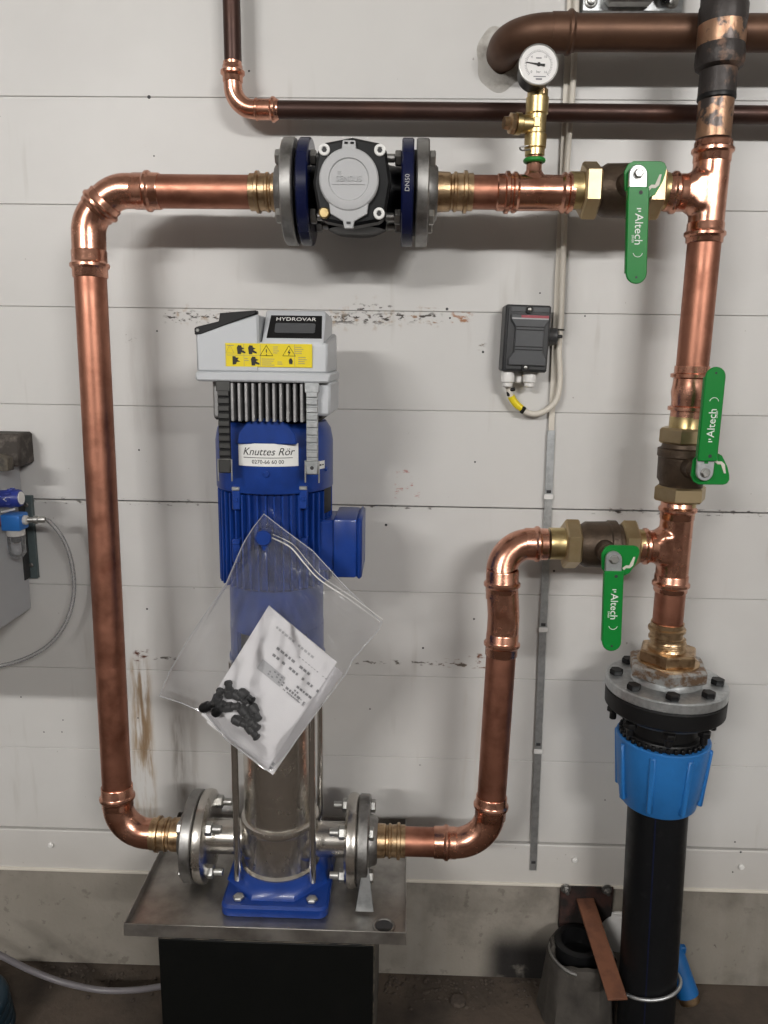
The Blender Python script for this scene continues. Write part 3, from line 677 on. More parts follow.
t = thing('old_pipe', 'thin dark brown pipe dropping from the top and running right to the frame edge', 'pipe', (.4, YTH, ZTH))
xv = -.2885
R28 = .0139
obj('pipe', cyl(new(), (xv, YTH, 2.3), (xv + .001, YTH, ZTH + .055), R28, 28), 'copper_dark', t)
obj('pipe', cyl(new(), (xv + .06, YTH, ZTH), (2.3, YTH, ZTH - .010), R28, 28), 'copper_dark', t)
obj('elbow', tube(new(), fillet([(xv, YTH, ZTH + .07), (xv, YTH, ZTH), (xv + .07, YTH, ZTH)], .034, 14), R28 + .001, 28), 'copper_shiny', t, label='bright copper elbow')
socket(t, (xv, YTH, ZTH + .040), (0, 0, 1), .026, R28)
socket(t, (xv + .036, YTH, ZTH), (1, 0, 0), .038, R28, bead=.78)
obj('bead', torus(new(), (xv + .038, YTH, ZTH), (1,0,0), R28 + .001, .0026), 'copper_shiny', t)
# steel clamp plate at the top edge
t = thing('wall_plate', 'zinc wall plate with round screws above the thick dark pipe', 'plate', (0.3507, 1.3900, 1.8421))
px0, px1, pz = (0.2729, 1.3850, 1.8370)[0], (0.4325, 1.3850, 1.8375)[0], (0.3499, 1.3850, 1.8343)[2]
obj('plate', bx(new(), px0, px1, 1.382, 1.40, pz, pz + .10, .001), 'galvanised', t)
obj('clamp_cover', bx(new(), px0 + .033, px0 + .108, 1.352, 1.383, pz + .004, pz + .10, .006), 'steel_dark', t)
obj('cable_stub', tube(new(), smoothpath([(px0 + .112, 1.372, pz + .1), (px0 + .116, 1.366, pz + .03), (px0 + .130, 1.372, pz + .016), (px0 + .140, 1.374, pz + .1)]), .005, 10), 'black_rubber', t)
for x in (px0 + .013, px1 - .018):
    inst('wsc', lambda bm: (lathe(bm, [(0, .0095), (.001, .0105), (.002, .0095), (.0025, .007), (.007, .0062), (.008, .004)], (0,0,0), (0,0,1), 18)), 'screw', 'steel', t, (x, 1.382, pz + .014), (0, -1, 0))

# ---------------------------------------------------------------- big flange, blue compression nut, black pipe
XF = .4635
zf = 0.7427                                  # top face of the disc
t = thing('pipe_flange', 'large galvanised flange with eight black bolts above the blue nut', 'flange', (XF, YT, zf - .02))
RF = .1015
obj('disc', lathe(new(), [(0, .03), (0, RF - .002), (.002, RF), (.016, RF), (.0185, RF - .0025), (.0185, .03)], (XF, YT, zf - .018), (0,0,1), 64), 'galvanised', t)
obj('hub', lathe(new(), [(0, .060), (.006, .053), (.014, .050), (.026, .03)], (XF, YT, zf), (0,0,1), 48), 'galvanised', t)
obj('threaded_neck', hexa(new(), (XF, YT, zf + .010), (XF, YT, zf + .034), .069, .004, ph=.3), 'stained_zinc', t)
obj('hemp_seal', lathe(new(), [(0, .052), (.003, .0515), (.005, .047)], (XF, YT, zf + .033), (0,0,1), 32), 'brass_red', t)
obj('hex_bush', hexa(new(), (XF - .001, YT, zf + .036), (XF - .001, YT, zf + .057), .0510, .003, ph=.15), 'brass_red', t)
obj('thread', lathe(new(), [(0, .031)] + [(.004 + .0016*k,   .0285 if k % 2 else .0295) for k in range(8)] + [(.020, .028)], (XF - .002, YT, zf + .056), (0,0,1), 32), 'brass_red', t)
for p in ring_positions((XF, YT, zf), (0,0,1), .0835, 8, -.20):
    bolt(t, p, (0,0,1), .0118, .010, 'black')
t = thing('compression_coupling', 'black pipe coupling with big ribbed blue nut below the flange', 'coupling', (.466, YT, .50))
g = V((.0, 0, 1))
obj('backing_ring', lathe(new(), [(0, .05), (0, RF - .005), (.004, RF - .001), (.030, RF - .0005), (.033, RF - .003), (.033, .05)], (XF + .0005, YT, zf - .0515), (0,0,1), 64), 'black_rubber', t)
obj('steel_ring', lathe(new(), [(0, .055), (0, RF - .018), (.007, RF - .010), (.009, .07)], (XF + .001, YT, zf - .0605), (0,0,1), 56), 'steel_dark', t)
for p in ring_positions((XF, YT, zf - .0605), (0,0,1), .0835, 8, -.20):
    bolt(t, p, (0,0,-1), .0112, .010, 'black', .014, 'nut')
zn = zf - .104
obj('body', lathe(new(), [(-.14, .05), (-.01, .0665), (.006, .068), (.010, .066), (.012, .060), (.040, .058), (.042, .066), (.050, .05)], (XF + .002, YT, zn), (0,0,1), 48), 'black', t)
bm = new()
for k in range(36):
    a = 2*PI*k/36; x, y = math.cos(a)*.070, math.sin(a)*.070
    box(bm, (XF + .002 + x, YT + y, zn + .003), (.007, .006, .010), .001, Matrix.Rotation(a, 3, 'Z'))
obj('grip_teeth', bm, 'black', t)
xb = .4675
nb = zn - .128
nut = obj('blue_nut', lathe(new(), [(0, .056), (0, .0625), (.004, .0660), (.024, .0685), (.028, .0715), (.112, .0790), (.126, .0795), (.128, .0775), (.128, .070), (.09, .068)], (xb, YT, nb), (0,0,1), 64), 'pe_blue', t)
for k in range(8):
    a = 2*PI*k/8 + .28
    x, y = math.cos(a), math.sin(a)
    b = box(new(), (0, 0, 0), (.009, .010, .108), .002, None)
    # leaning rib, follows the cone of the nut
    b.transform(Matrix.Translation((xb + x*.0748, YT + y*.0748, nb + .066)) @ Matrix.Rotation(a, 4, 'Z') @ Matrix.Rotation(.078, 4, 'Y'))
    obj('rib', b, 'pe_blue', nut)
t = thing('black_pipe', 'thick black plastic pipe rising from the floor into the blue nut', 'pipe', (.487, YT, 0))
obj('pipe', cyl(new(), (.487, YT, -.02), (.4685, YT, nb + .03), .0522, 56), 'pe_black', t)
for k, a in enumerate((-1.95, -1.25)):
    b = new(); x, y = math.cos(a)*.0513, math.sin(a)*.0513
    cyl(b, (.487 + x, YT + y, .0), (.4688 + x, YT + y, nb + .01), .0016, 8)
    if k == 0: obj('blue_stripe', b, 'stripe_blue', t, label='dark blue stripe along the pipe')
    else: b.free()

# ================================================================ pump
PX, PY = -.2065, 1.22
t = pump = thing('vertical_pump', 'blue and stainless vertical pump standing on the steel drip tray', 'pump', (PX, PY, .362))
zb0 = .362
base = obj('base_plate', prism(new(), rsq(.180, .205, .016), (PX + .004, PY - .002, zb0), (1,0,0), (0,1,0), .022, .004), 'blue', t)
obj('base_step', lathe(new(), [(0, .096), (.010, .091), (.020, .080), (.023, .06)], (PX, PY, zb0 + .0215), (0,0,1), 8, ph=PI/8), 'blue', t)
for sx in (-1, 1):
    bolt(t, (PX + .004 + sx*.062, PY - .085, zb0 + .022), (0,0,1), .010, .006, 'steel')
obj('foot', lathe(new(), [(0, .0700), (.010, .0700), (.014, .0655), (.030, .0640), (.082, .0640), (.084, .0675), (.090, .0690), (.096, .0675), (.098, .063)], (PX, PY, zb0 + .035), (0,0,1), 56), 'stainless', t)
obj('outer_sleeve', cyl(new(), (PX, PY, .455), (PX, PY, .868), .0620, 64), 'stainless', t)
for sx in (-1, 1):
    for sy in (-1, 1):
        obj('tie_rod', cyl(new(), (PX + sx*.0645, PY + sy*.060, .402), (PX + sx*.0645, PY + sy*.060, .800), .0058, 16), 'chrome', t)
for s in (-1, 1):
    po = lathe(new(), [(.040, .050), (.056, .040), (.060, .0335), (.064, .0300), (.130, .0300), (.134, .034)], (PX, PY, ZB), (s, 0, 0), 40)
    obj('port', po, 'stainless', t)
    xf = PX + s*.1335
    x_out = -.348 if s < 0 else -.068
    obj('flange', lathe(new(), [(0, .03), (0, .0755), (.0025, .0785), (.009, .0798), (.016, .0785), (.0205, .072), (.022, .05), (.022, .03)], (x_out, PY, ZB), (-s, 0, 0), 56), 'stainless', t)
    obj('gasket', lathe(new(), [(0, .03), (0, .069), (.0022, .069), (.0022, .03)], (x_out, PY, ZB), (s, 0, 0), 48), 'black_rubber', t)
    obj('port_neck', cyl(new(), (x_out - s*.02, PY, ZB), (PX + s*.12, PY, ZB), .0300, 40), 'stainless', t)
    for p in ring_positions((x_out - s*.020, PY, ZB), (-s, 0, 0), .0585, 4, PI/4):
        bolt(t, p, (-s, 0, 0), .0118, .011, 'steel', .016, 'nut')
# blue lantern between pump and motor
lan = obj('lantern', lathe(new(), [(0, .070), (.0, .077), (.075, .077), (.080, .082), (.094, .082)], (PX, PY, .848), (0,0,1), 56), 'blue', t)
zlg = 0.7950
for s in (-1, 1):
    b = new(); n = 14; rings = []
    for k in range(n + 1):
        a = (-.75 + 1.5*k/n) if s > 0 else (PI - .75 + 1.5*k/n)
        rings.append([b.verts.new((PX + math.cos(a)*r_, PY + math.sin(a)*r_, z_)) for (r_, z_) in ((.070, zlg), (.0775, zlg), (.0775, .850), (.070, .850))])
    for p, q in zip(rings, rings[1:]):
        for k in range(4): b.faces.new((p[k], p[(k+1) % 4], q[(k+1) % 4], q[k]))
    b.faces.new(rings[0]); b.faces.new(list(reversed(rings[-1]))); bmesh.ops.recalc_face_normals(b, faces=list(b.faces))
    obj('lantern_side', b, 'blue', lan)
obj('coupling_guard', cyl(new(), (PX, PY, .765), (PX, PY, .85), .066, 40), 'steel_dark', lan)
obj('head_flange', lathe(new(), [(0, .075), (.002, .080), (.014, .080), (.016, .076)], (PX, PY, zlg - .014), (0,0,1), 48), 'blue', t)
# motor
zm0, zm1, zm2 = .925, 1.083, 1.188
mot = obj('motor_body', lathe(new(), [(0, .07), (.002, .0805), (.010, .0810), (zm1 - zm0, .0810)], (PX, PY, zm0), (0,0,1), 64), 'blue', t)
for k in range(44):
    a = 2*PI*k/44
    def fin(bm): box(bm, (.0855, 0, .078), (.012, .0032, .150), .0008)
    key = 'motor_fin'
    if key not in _proto:
        b = new(); fin(b); me = bpy.data.meshes.new('fin'); b.to_mesh(me); b.free(); me.materials.append(MT['blue']); _proto[key] = me
    o = bpy.data.objects.new('fin', _proto[key]); COL.objects.link(o); o.parent = mot
    o.matrix_local = WM[mot.name].inverted() @ Matrix.Translation((PX, PY, zm0)) @ Matrix.Rotation(a, 4, 'Z')
for (px, py) in ((235, 497), (302, 497), (235, 552), (302, 552)):
    x, z = {(235, 497): (-0.2526, 1.0744), (302, 497): (-0.1515, 1.0763), (235, 552): (-0.2547, 0.9906), (302, 552): (-0.1521, 0.9927)}[(px, py)]
    yy = PY - math.sqrt(max(.0915**2 - (x - PX)**2, 0))
    m_ = obj('mount_boss', bx(new(), x - .0065, x + .0065, yy - .004, PY - .05, z - .020, z + .018, .002), 'blue', t)
    bolt(m_, (x, yy - .0035, z - .004), (0, -1, 0), .0042, .002, 'blue')
    b = new(); bx(b, x - .006, x + .006, yy - .006, yy - .003, z + .010, z + .016, .001); obj('boss_lug', b, 'galvanised' if py == 497 else 'blue', m_)
obj('cowl', lathe(new(), [(0, .084), (0, .0922), (.002, .0928), (.074, .0928), (.092, .0895), (.104, .082), (.106, .07)], (PX, PY, zm1 - .002), (0,0,1), 72), 'blue', t)
obj('cowl_recess', prism(new(), [(-.045, 0), (.045, 0), (.042, .016), (.030, .031), (.012, .038), (-.012, .038), (-.030, .031), (-.042, .016)], (PX + .004, PY - .0885, 1.1565), (1,0,0), (0,0,1), .0046, .002), 'blue', t)
obj('cowl_dimple', lathe(new(), [(0, .0042), (.002, .0042), (.003, .003)], ((-0.2037, 1.1220, 1.1115)[0], PY - .0928, 1.1115), (0,-1,0), 14), 'blue', t)
# supplier's sticker bent round the cowl
def curved(bm, a0, a1, z0_, z1_, R, n=14):
    lo = [bm.verts.new((PX + math.sin(a0 + (a1-a0)*k/n)*R, PY - math.cos(a0 + (a1-a0)*k/n)*R, z0_)) for k in range(n+1)]
    hi = [bm.verts.new((PX + math.sin(a0 + (a1-a0)*k/n)*R, PY - math.cos(a0 + (a1-a0)*k/n)*R, z1_)) for k in range(n+1)]
    for k in range(n): bm.faces.new((lo[k], lo[k+1], hi[k+1], hi[k]))
    return bm
def wrap(o, R):
    """bend a flat lettering mesh lying in front of the cowl round its curve"""
    loc = WM[o.name]
    for v in o.data.vertices:
        p = loc @ v.co; a = (p.x - PX)/R; d = R + (PY - R - p.y)
        v.co = loc.inverted() @ V((PX + math.sin(a)*d, PY - math.cos(a)*d, p.z))
R_ = .0933
s0, s1 = (-0.2468, 1.1250, 1.1402), (-0.1578, 1.1250, 1.1417)
a0, a1 = math.asin((s0[0] - PX)/R_), math.asin((s1[0] - PX)/R_)
zl_, zh_ = 1.1233, 1.1575
st = obj('supplier_sticker', curved(new(), a0, a1, zl_, zh_, R_), 'print_white', t)
am = (a0 + a1)/2; zc_ = (zl_ + zh_)/2
for (bd, sz, dz, sh, mt_, sx1) in (('Knuttes Rör', .0158, .0045, .32, 'print_black', .98), ('0270-66 60 00', .0082, -.0105, 0, 'print_black', 1.0)):
    o = text(bd, sz, mt_, st, (PX + am*R_, PY - R_ - .0003, zc_ + dz), (1,0,0), (0,0,1), shear=sh, sx=sx1, extrude=.0001); wrap(o, R_)
o = flatbars('underline', [(-.034 + .0068*k, -.0042, .0068, .0009) for k in range(11)], (PX + am*R_, PY - R_ - .0003, zc_), (1,0,0), (0,0,1), 'print_black', st, .0001); wrap(o, R_)
st2 = obj('small_sticker', curved(new(), .88, 1.12, 1.1149, 1.1272, .0933, 6), 'print_white', t)
o = flatbars('print_strip', [(-.004, 0, .012, .0026), (.006, 0, .004, .002)], (PX + 1.0*R_, PY - R_ - .0003, (1.1211)), (1,0,0), (0,0,1), 'print_black', st2, .0001); wrap(o, R_)
bolt(t, (PX + math.sin(1.17)*.092, PY - math.cos(1.17)*.092, 1.1136), (math.sin(1.17), -math.cos(1.17), 0), .0045, .004, 'blue')
obj('rating_plate', curved(new(), 1.12, 1.42, 1.0432, 1.0865, .0925, 6), 'print_black', t, label='dark rating plate')
# terminal box
tx0, tx1 = (-0.1088, 1.1900, 0.9896)[0], (-0.0708, 1.1700, 0.9954)[0]
tz0, tz1 = 0.9412, 1.0368
obj('terminal_neck', bx(new(), PX + .06, tx0 + .004, 1.176, 1.255, tz0 + .008, tz1 - .004, .004), 'blue', t)
tb = obj('terminal_box', bx(new(), tx0, tx1, 1.168, 1.272, tz0, tz1, .005, 2), 'blue', t)
obj('box_lid', bx(new(), tx1 - .001, tx1 + .008, 1.166, 1.274, tz0 - .001, tz1 + .001, .004), 'blue', tb)
# eye the bag hangs on
HX, HY, HZ = (-0.2036, 1.1050, 1.0226)
obj('hook_bolt', lathe(new(), [(-.03, .007), (.018, .007), (.018, .0115), (.026, .0120), (.028, .010)], (HX, HY + .012, HZ), (0, -1, 0), 16), 'blue', t, label='blue bolt head the bag hangs on')
obj('hook_wing', bx(new(), HX - .004, HX + .005, HY - .012, HY + .004, HZ - .022, HZ + .004, .003), 'blue', t)
# support foot under the right flange
obj('support_foot', prism(new(), [(-.015, 0), (.016, 0), (.006, .075), (-.004, .075)], (-.052, PY - .083, .3665), (1,0,0), (0,.18,1), .003, .0005), 'galvanised', t)

# ================================================================ pump controller
t = ctl = thing('pump_controller', 'pale grey pump controller with yellow warning label on top of the motor', 'controller', (-.199, 1.22, 1.19))
cx0, cx1 = -.3010, -.1075; cxm = (cx0 + cx1)/2; YC = 1.11
obj('rim', bx(new(), cx0, cx1, YC, 1.270, 1.2475, 1.2615, .003), 'grey_cover', t)
zf0, zf1, ztp = 1.261, 1.304, 1.350
def yz(bm, x0_, x1_, prof, bev=.003): return prism(bm, [(p[0], p[1]) for p in prof], (x0_, 0, 0), (0,1,0), (0,0,1), x1_ - x0_, bev)
xsp = (-0.2055, 1.1200, 1.3206)[0]
cov = obj('cover', yz(new(), cx0 + .004, cx1 - .004, [(YC + .003, zf0), (1.267, zf0), (1.262, ztp - .03), (YC + .012, zf1), (YC + .006, zf1)]), 'grey_cover', t)
obj('front_panel', yz(new(), xsp, cx1 - .010, [(YC + .004, zf0 + .01), (1.258, zf0 + .01), (1.25, ztp - .004), (YC + .045, ztp), (YC + .006, zf1 + .001)]), 'grey_cover', t)
# left hood: upright front, slanted top
hx0, hx1 = cx0 + .002, (-0.2089, 1.1150, 1.3204)[0]
zlo, zhi = 1.3178, 1.3423
hood = obj('hood', prism(new(), [(hx0, zf0), (hx1, zf0), (hx1, zhi), (hx0, zlo)], (0, YC + .002, 0), (1,0,0), (0,0,1), -.15, .003), 'grey_cover', t)
dzx = (zhi - zlo)/(hx1 - hx0)
obj('hood_edge', prism(new(), [(hx0 - .001, zlo - .005), (hx0 + .008, zlo - .004), (hx1 - .003, zhi + .0005), (hx1 - .003, zhi + .005), (hx0 + .036, zhi + .0005), (hx0 + .034, zlo + dzx*.034 + .0045), (hx0 + .003, zlo + .006), (hx0 - .001, zlo + .004)], (0, YC, 0), (1,0,0), (0,0,1), -.02, .0008), 'black', t, label='black edge along the hood top')
bolt(hood, (hx0 + .004, YC - .0005, zlo + .001), (0,-1,0), .0026, .0015, 'steel')
# display on the sloping panel
sl_d = V((0, .039, ztp - zf1 - .001)).normalized(); sl_n = V((1,0,0)).cross(sl_d)
dc = V(((-0.1598, 1.1300, 1.3215)[0], YC + .006 + .0185, zf1 + .0215))
disp = obj('display_plate', prism(new(), [(-.0395, -.0215), (.0395, -.0215), (.0372, .0215), (-.0372, .0215)], dc, (1,0,0), sl_d, .0016, .0005), 'black', t)
obj('display_window', prism(new(), rsq(.058, .0185, .003, 3), dc + sl_d*(-.0035) + sl_n*.0016, (1,0,0), sl_d, .0008), 'switch_face', disp)
text('HYDROVAR', .0092, 'print_white', disp, dc + sl_d*.0135 + sl_n*.0018, (1,0,0), sl_d, sx=1.18)
# warning label
lx0, lx1 = (-0.2572, 1.1100, 1.2850)[0], (-0.1331, 1.1100, 1.2868)[0]; lz0, lz1 = 1.2691, 1.3018
yl = YC + .0018
lab = obj('warning_label', bx(new(), lx0, lx1, yl, yl + .003, lz0, lz1), 'yellow', t)
LW, LH = lx1 - lx0, lz1 - lz0
def lp(u, v): return (lx0 + u*LW, yl - .0001, lz0 + v*LH)
for (u, v) in ((.175, .72), (.305, .72), (.115, .26), (.335, .24)):
    b = new(); q = V(lp(u, v))
    prism(b, [(-.004, -.006), (.001, -.006), (.001, -.0035), (.007, -.005), (.0075, -.003), (.002, .0), (.006, .002), (.002, .0035), (.0015, .006), (-.003, .0065), (-.005, .003)] if u != .115 else [(-.004, -.006), (.001, -.005), (.002, -.002), (.007, -.0015), (.003, .001), (.005, .004), (.001, .004), (0, .006), (-.004, .006)], q, (1,0,0), (0,0,1), .0002)
    obj('hand_pictogram', b, 'print_black', lab)
for (u, v, k) in ((.475, .66, '!'), (.735, .66, 'Z')):
    b = new(); q = V(lp(u, v)); R1 = .0105
    tri = [(math.cos(a)*R1, math.sin(a)*R1*.9 - .001) for a in (PI/2, PI/2 + 2*PI/3, PI/2 + 4*PI/3)]
    tube(b, [q + V((p[0], -.0002, p[1])) for p in tri], .0006, 5, closed=True)
    obj('warning_triangle', b, 'print_black', lab)
    if k == '!': text('!', .0125, 'print_black', lab, q + V((0, -.0003, -.0015)), (1,0,0), (0,0,1))
    else:
        b = prism(new(), [(.0012, .0055), (-.0022, -.0005), (-.0002, -.0003), (-.0012, -.0052), (.0022, .0008), (.0004, .0008)], q + V((0,-.0001,-.001)), (1,0,0), (0,0,1), .0002); obj('lightning_mark', b, 'print_black', lab)
rects = []
for (u0, u1, v0, n) in ((.55, .63, .86, 4), (.42, .60, .34, 4), (.80, .93, .86, 4), (.84, .95, .42, 4), (.60, .66, .22, 2), (.02, .12, .9, 1), (.22, .27, .35, 2)):
    for k in range(n):
        w_ = (u1 - u0)*random.uniform(.6, 1); rects.append(((u0 + w_/2)*LW, (v0 - .085*k)*LH, w_*LW, .0007))
flatbars('fine_print', rects, (lx0, yl - .0001, lz0), (1,0,0), (0,0,1), 'print_grey', lab)
b = new()
for u in (.005, .215, .405, .80): bx(b, lx0 + u*LW - .0002, lx0 + u*LW + .0002, yl - .0002, yl, lz0 + .001, lz1 - .001)
bx(b, lx0 + .002, lx0 + .4*LW, yl - .0002, yl, lz0 + LH*.48, lz0 + LH*.48 + .0004)
obj('label_lines', b, 'print_grey', lab)
b = prism(new(), [(-.0022, -.004), (.002, -.004), (.003, 0), (.001, .004), (-.0015, .004), (-.003, .001)], lp(.755, .26), (1,0,0), (0,0,1), .0002); obj('hand_pictogram', b, 'print_black', lab)
b = new(); tube(b, [V(lp(.055, .70)) + V((p[0], -.0002, p[1])) for p in ((0, .007), (-.006, -.004), (.006, -.004))], .0003, 5, closed=True); obj('warning_triangle', b, 'print_grey', lab)
# heat sink
hz0, hz1 = 1.190, 1.2485
obj('heat_sink', bx(new(), -.284, -.122, 1.143, 1.262, hz0, hz1, .003), 'dark_slot', t)
fx0, fx1 = (-0.2492, 1.1180, 1.2183)[0], (-0.1489, 1.1180, 1.2199)[0]
for k in range(11):
    x = fx0 + (fx1 - fx0)*k/10
    inst('hs_fin', lambda bm: prism(bm, [(-.0021, -.030), (.0021, -.030), (.0021, .016), (-.0021, .016)], (0,0,0), (1,0,0), (0,1,0), .055, .0008), 'fin', 'fin_grey', t, (x, 1.142, hz0 + .001), (0,0,1), (0,1,0))
obj('side_housing', bx(new(), (-0.1372, 1.1300, 1.2223)[0], (-0.1080, 1.1300, 1.2227)[0], 1.122, 1.262, 1.1997, hz1, .004), 'grey_cover', t)
obj('side_housing', bx(new(), -.283, -.271, 1.135, 1.262, hz0 + .004, hz1, .003), 'fin_grey', t)
# clamp straps
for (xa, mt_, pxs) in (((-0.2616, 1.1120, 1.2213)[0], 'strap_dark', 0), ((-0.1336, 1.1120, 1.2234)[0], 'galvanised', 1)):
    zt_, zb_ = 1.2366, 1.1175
    s_ = obj('clamp_strap', bx(new(), xa - .0085, xa + .0085, 1.1125, 1.1155, zb_, zt_, .0005), mt_ if pxs else 'black', t)  # left strap black, its shade is painted into the colour
    n = 11
    for k in range(n):
        z = zb_ + (zt_ - zb_)*(k + .5)/n
        inst('strap_link' + mt_, lambda bm: (box(bm, (0, 0, 0), (.0165, .0026, .0078), .0008)), 'link', mt_, s_, (xa, 1.1105, z), (0, 0, 1), (0, 1, 0))
    obj('latch', bx(new(), xa - .009, xa + .009, 1.1065, 1.1125, zb_ - .002, zb_ + .018, .0015), mt_, s_)
    obj('hook_wire', tube(new(), [(xa - .010, 1.109, zb_ - .014), (xa - .010, 1.109, zb_ + .018), (xa + .010, 1.109, zb_ + .018), (xa + .010, 1.109, zb_ - .014)], .0012, 8), 'steel', s_)
    obj('strap_head', bx(new(), xa - .0105, xa + .0105, 1.110, 1.118, zt_ - .003, zt_ + .012, .001), mt_, s_)
    if pxs: obj('rivet', lathe(new(), [(0, .0028), (.001, .0024)], (xa, 1.1065, zb_ + .008), (0,-1,0), 12), 'dark_slot', s_)

# ================================================================ bag with booklets and plugs
tl, tr_, br_ = V((-0.2011, 1.1120, 0.9122)), V((-0.0969, 1.1120, 0.8236)), V((-0.2066, 1.1120, 0.6412))
def sheet(a, b, c, th, dy):
    """booklet through three corners (top, right, bottom), th thick, shifted by dy towards the wall"""
    u = b - a; v = c - b
    u.y = v.y = 0
    bm = new(); n = 10
    t0 = bmesh.new(); g_ = {}
    for i in range(n + 1):
        for j in range(n + 1):
            p = a + u*(i/n) + v*(j/n); p.y = a.y + dy - .0015*math.sin(PI*i/n) + .001*math.sin(2*PI*j/n)
            g_[i, j] = (t0.verts.new(p), t0.verts.new(p + V((0, th, 0))))
    for i in range(n):
        for j in range(n):
            for k in (0, 1): t0.faces.new([g_[i, j][k], g_[i+1, j][k], g_[i+1, j+1][k], g_[i, j+1][k]])
    for i in range(n):
        for (p, q) in (((i, 0), (i+1, 0)), ((i, n), (i+1, n)), ((0, i), (0, i+1)), ((n, i), (n, i+1))):
            t0.faces.new((g_[p][0], g_[q][0], g_[q][1], g_[p][1]))
    bmesh.ops.recalc_face_normals(t0, faces=list(t0.faces)); merge(bm, t0)
    return bm, u, v
bm, u, v = sheet(tl, tr_, br_, .0022, 0)
t = thing('booklet', 'white printed booklet in the plastic bag, front one with gap text', 'booklet', br_, 'booklets in the hanging bag')
t['label'] = 'white booklet in the hanging bag, front one with printed block and lines'
bk = obj('cover', bm, 'paper', t)
U = u.normalized(); W = -v.normalized()
def pp(s, r, lift=.0022): q = tl + u*s + v*r; q.y = tl.y - lift; return q
def pr_(u0, v0, w_, h_): return ((u0*u.length), (-v0*v.length), w_*u.length, h_*v.length)
rects = []
def greek(u0, v0, n, cw, h_, gap=.35):
    x = u0
    for k in range(n):
        w_ = cw*random.uniform(.5, 1.0)
        if random.random() > .12: rects.append(pr_(x + w_/2, v0, w_, h_))
        x += w_ + cw*gap
rects = []; greek(.20, .085, 12, .045, .018); flatbars('print_line', rects, pp(0, 0), U, W, 'print_light', bk)
rects = []; greek(.33, .205, 9, .05, .020); greek(.33, .265, 2, .05, .020); greek(.47, .265, 12, .04, .020); flatbars('print_line', rects, pp(0, 0), U, W, 'print_grey', bk)
rects = []; greek(.60, .150, 10, .02, .006, 1.4); greek(.76, .34, 7, .04, .018); greek(.76, .375, 5, .04, .014); greek(.66, .40, 5, .04, .018); greek(.62, .425, 12, .02, .010); flatbars('print_line', rects, pp(0, 0), U, W, 'print_grey', bk)
flatbars('print_block', [pr_(.43, .385, .34, .085)], pp(0, 0), U, W, 'print_light', bk)
flatbars('print_block', [pr_(.41 + .05*i, .36 + .022*j, .025, .012) for i in range(5) for j in range(3) if (i*3 + j*5) % 4], pp(0, 0, .0025), U, W, 'print_grey', bk)
text('C E', .010, 'print_grey', bk, pp(.90, .415, .0024), U, W)
sh_ = V(((-0.0879, 1.1160, 0.8040)[0] - tr_.x, 0, (-0.0879, 1.1160, 0.8040)[2] - tr_.z))
bm, u2, v2 = sheet(tl + sh_*1.0, tr_ + sh_, br_ + sh_*.75, .0025, .0045)
t = thing('booklet', 'white booklet in the hanging bag, rear one showing past the lower right edge', 'booklet', br_ + V((0, .005, 0)), 'booklets in the hanging bag')
bk2 = obj('cover', bm, 'paper', t)
rects = [(0, 0, .006, .004), (.008, 0, .005, .004), (.0, -.006, .005, .003)]
flatbars('print_line', rects, V((-0.1988, 1.1135, 0.6476)) , -W, U, 'print_grey', bk2)
# bag: two films, star-shaped round the hook
HK = V((HX, 1.1005, HZ))
outline = [(-0.2051, 1.1000, 1.0555), (-0.1730, 1.1000, 1.0305), (-0.1332, 1.1000, 1.0010), (-0.0841, 1.1000, 0.9465), (-0.0280, 1.1000, 0.8913), (-0.0339, 1.1000, 0.8784), (-0.0729, 1.1000, 0.8293), (-0.0820, 1.1000, 0.8079), (-0.1251, 1.1000, 0.7456), (-0.1693, 1.1000, 0.6802), (-0.1982, 1.1000, 0.6398), (-0.2109, 1.1000, 0.6411), (-0.2404, 1.1000, 0.6661), (-0.2714, 1.1000, 0.6908), (-0.3015, 1.1000, 0.7340), (-0.3399, 1.1000, 0.7514), (-0.3739, 1.1000, 0.7621), (-0.3565, 1.1000, 0.8023), (-0.3201, 1.1000, 0.8650), (-0.2643, 1.1000, 0.9471), (-0.2372, 1.1000, 1.0094), (-0.2218, 1.1000, 1.0341)]
bag = thing('plastic_bag', 'clear plastic zip bag hanging from a blue bolt on the pump motor', 'bag', HK)
CREASES = [((-0.1956, 1.1000, 1.0057), (-0.1576, 1.1000, 0.9386), (-0.1473, 1.1000, 0.9074)), ((-0.1988, 1.1000, 0.9934), (-0.2090, 1.1000, 0.9249), (-0.2190, 1.1000, 0.8739)), ((-0.1866, 1.1000, 1.0090), (-0.1336, 1.1000, 0.9266), (-0.1156, 1.1000, 0.8700), (-0.0943, 1.1000, 0.8449)), ((-0.2136, 1.1000, 0.9992), (-0.2486, 1.1000, 0.9082), (-0.2658, 1.1000, 0.8357)), ((-0.2890, 1.1000, 0.8786), (-0.3189, 1.1000, 0.8131)), ((-0.1065, 1.1000, 0.9273), (-0.0642, 1.1000, 0.8841)), ((-0.3514, 1.1000, 0.7760), (-0.3146, 1.1000, 0.7604)), ((-0.2566, 1.1000, 0.8359), (-0.2736, 1.1000, 0.7781)), ((-0.1749, 1.1000, 0.9939), (-0.1245, 1.1000, 0.9456), (-0.0794, 1.1000, 0.9122))]
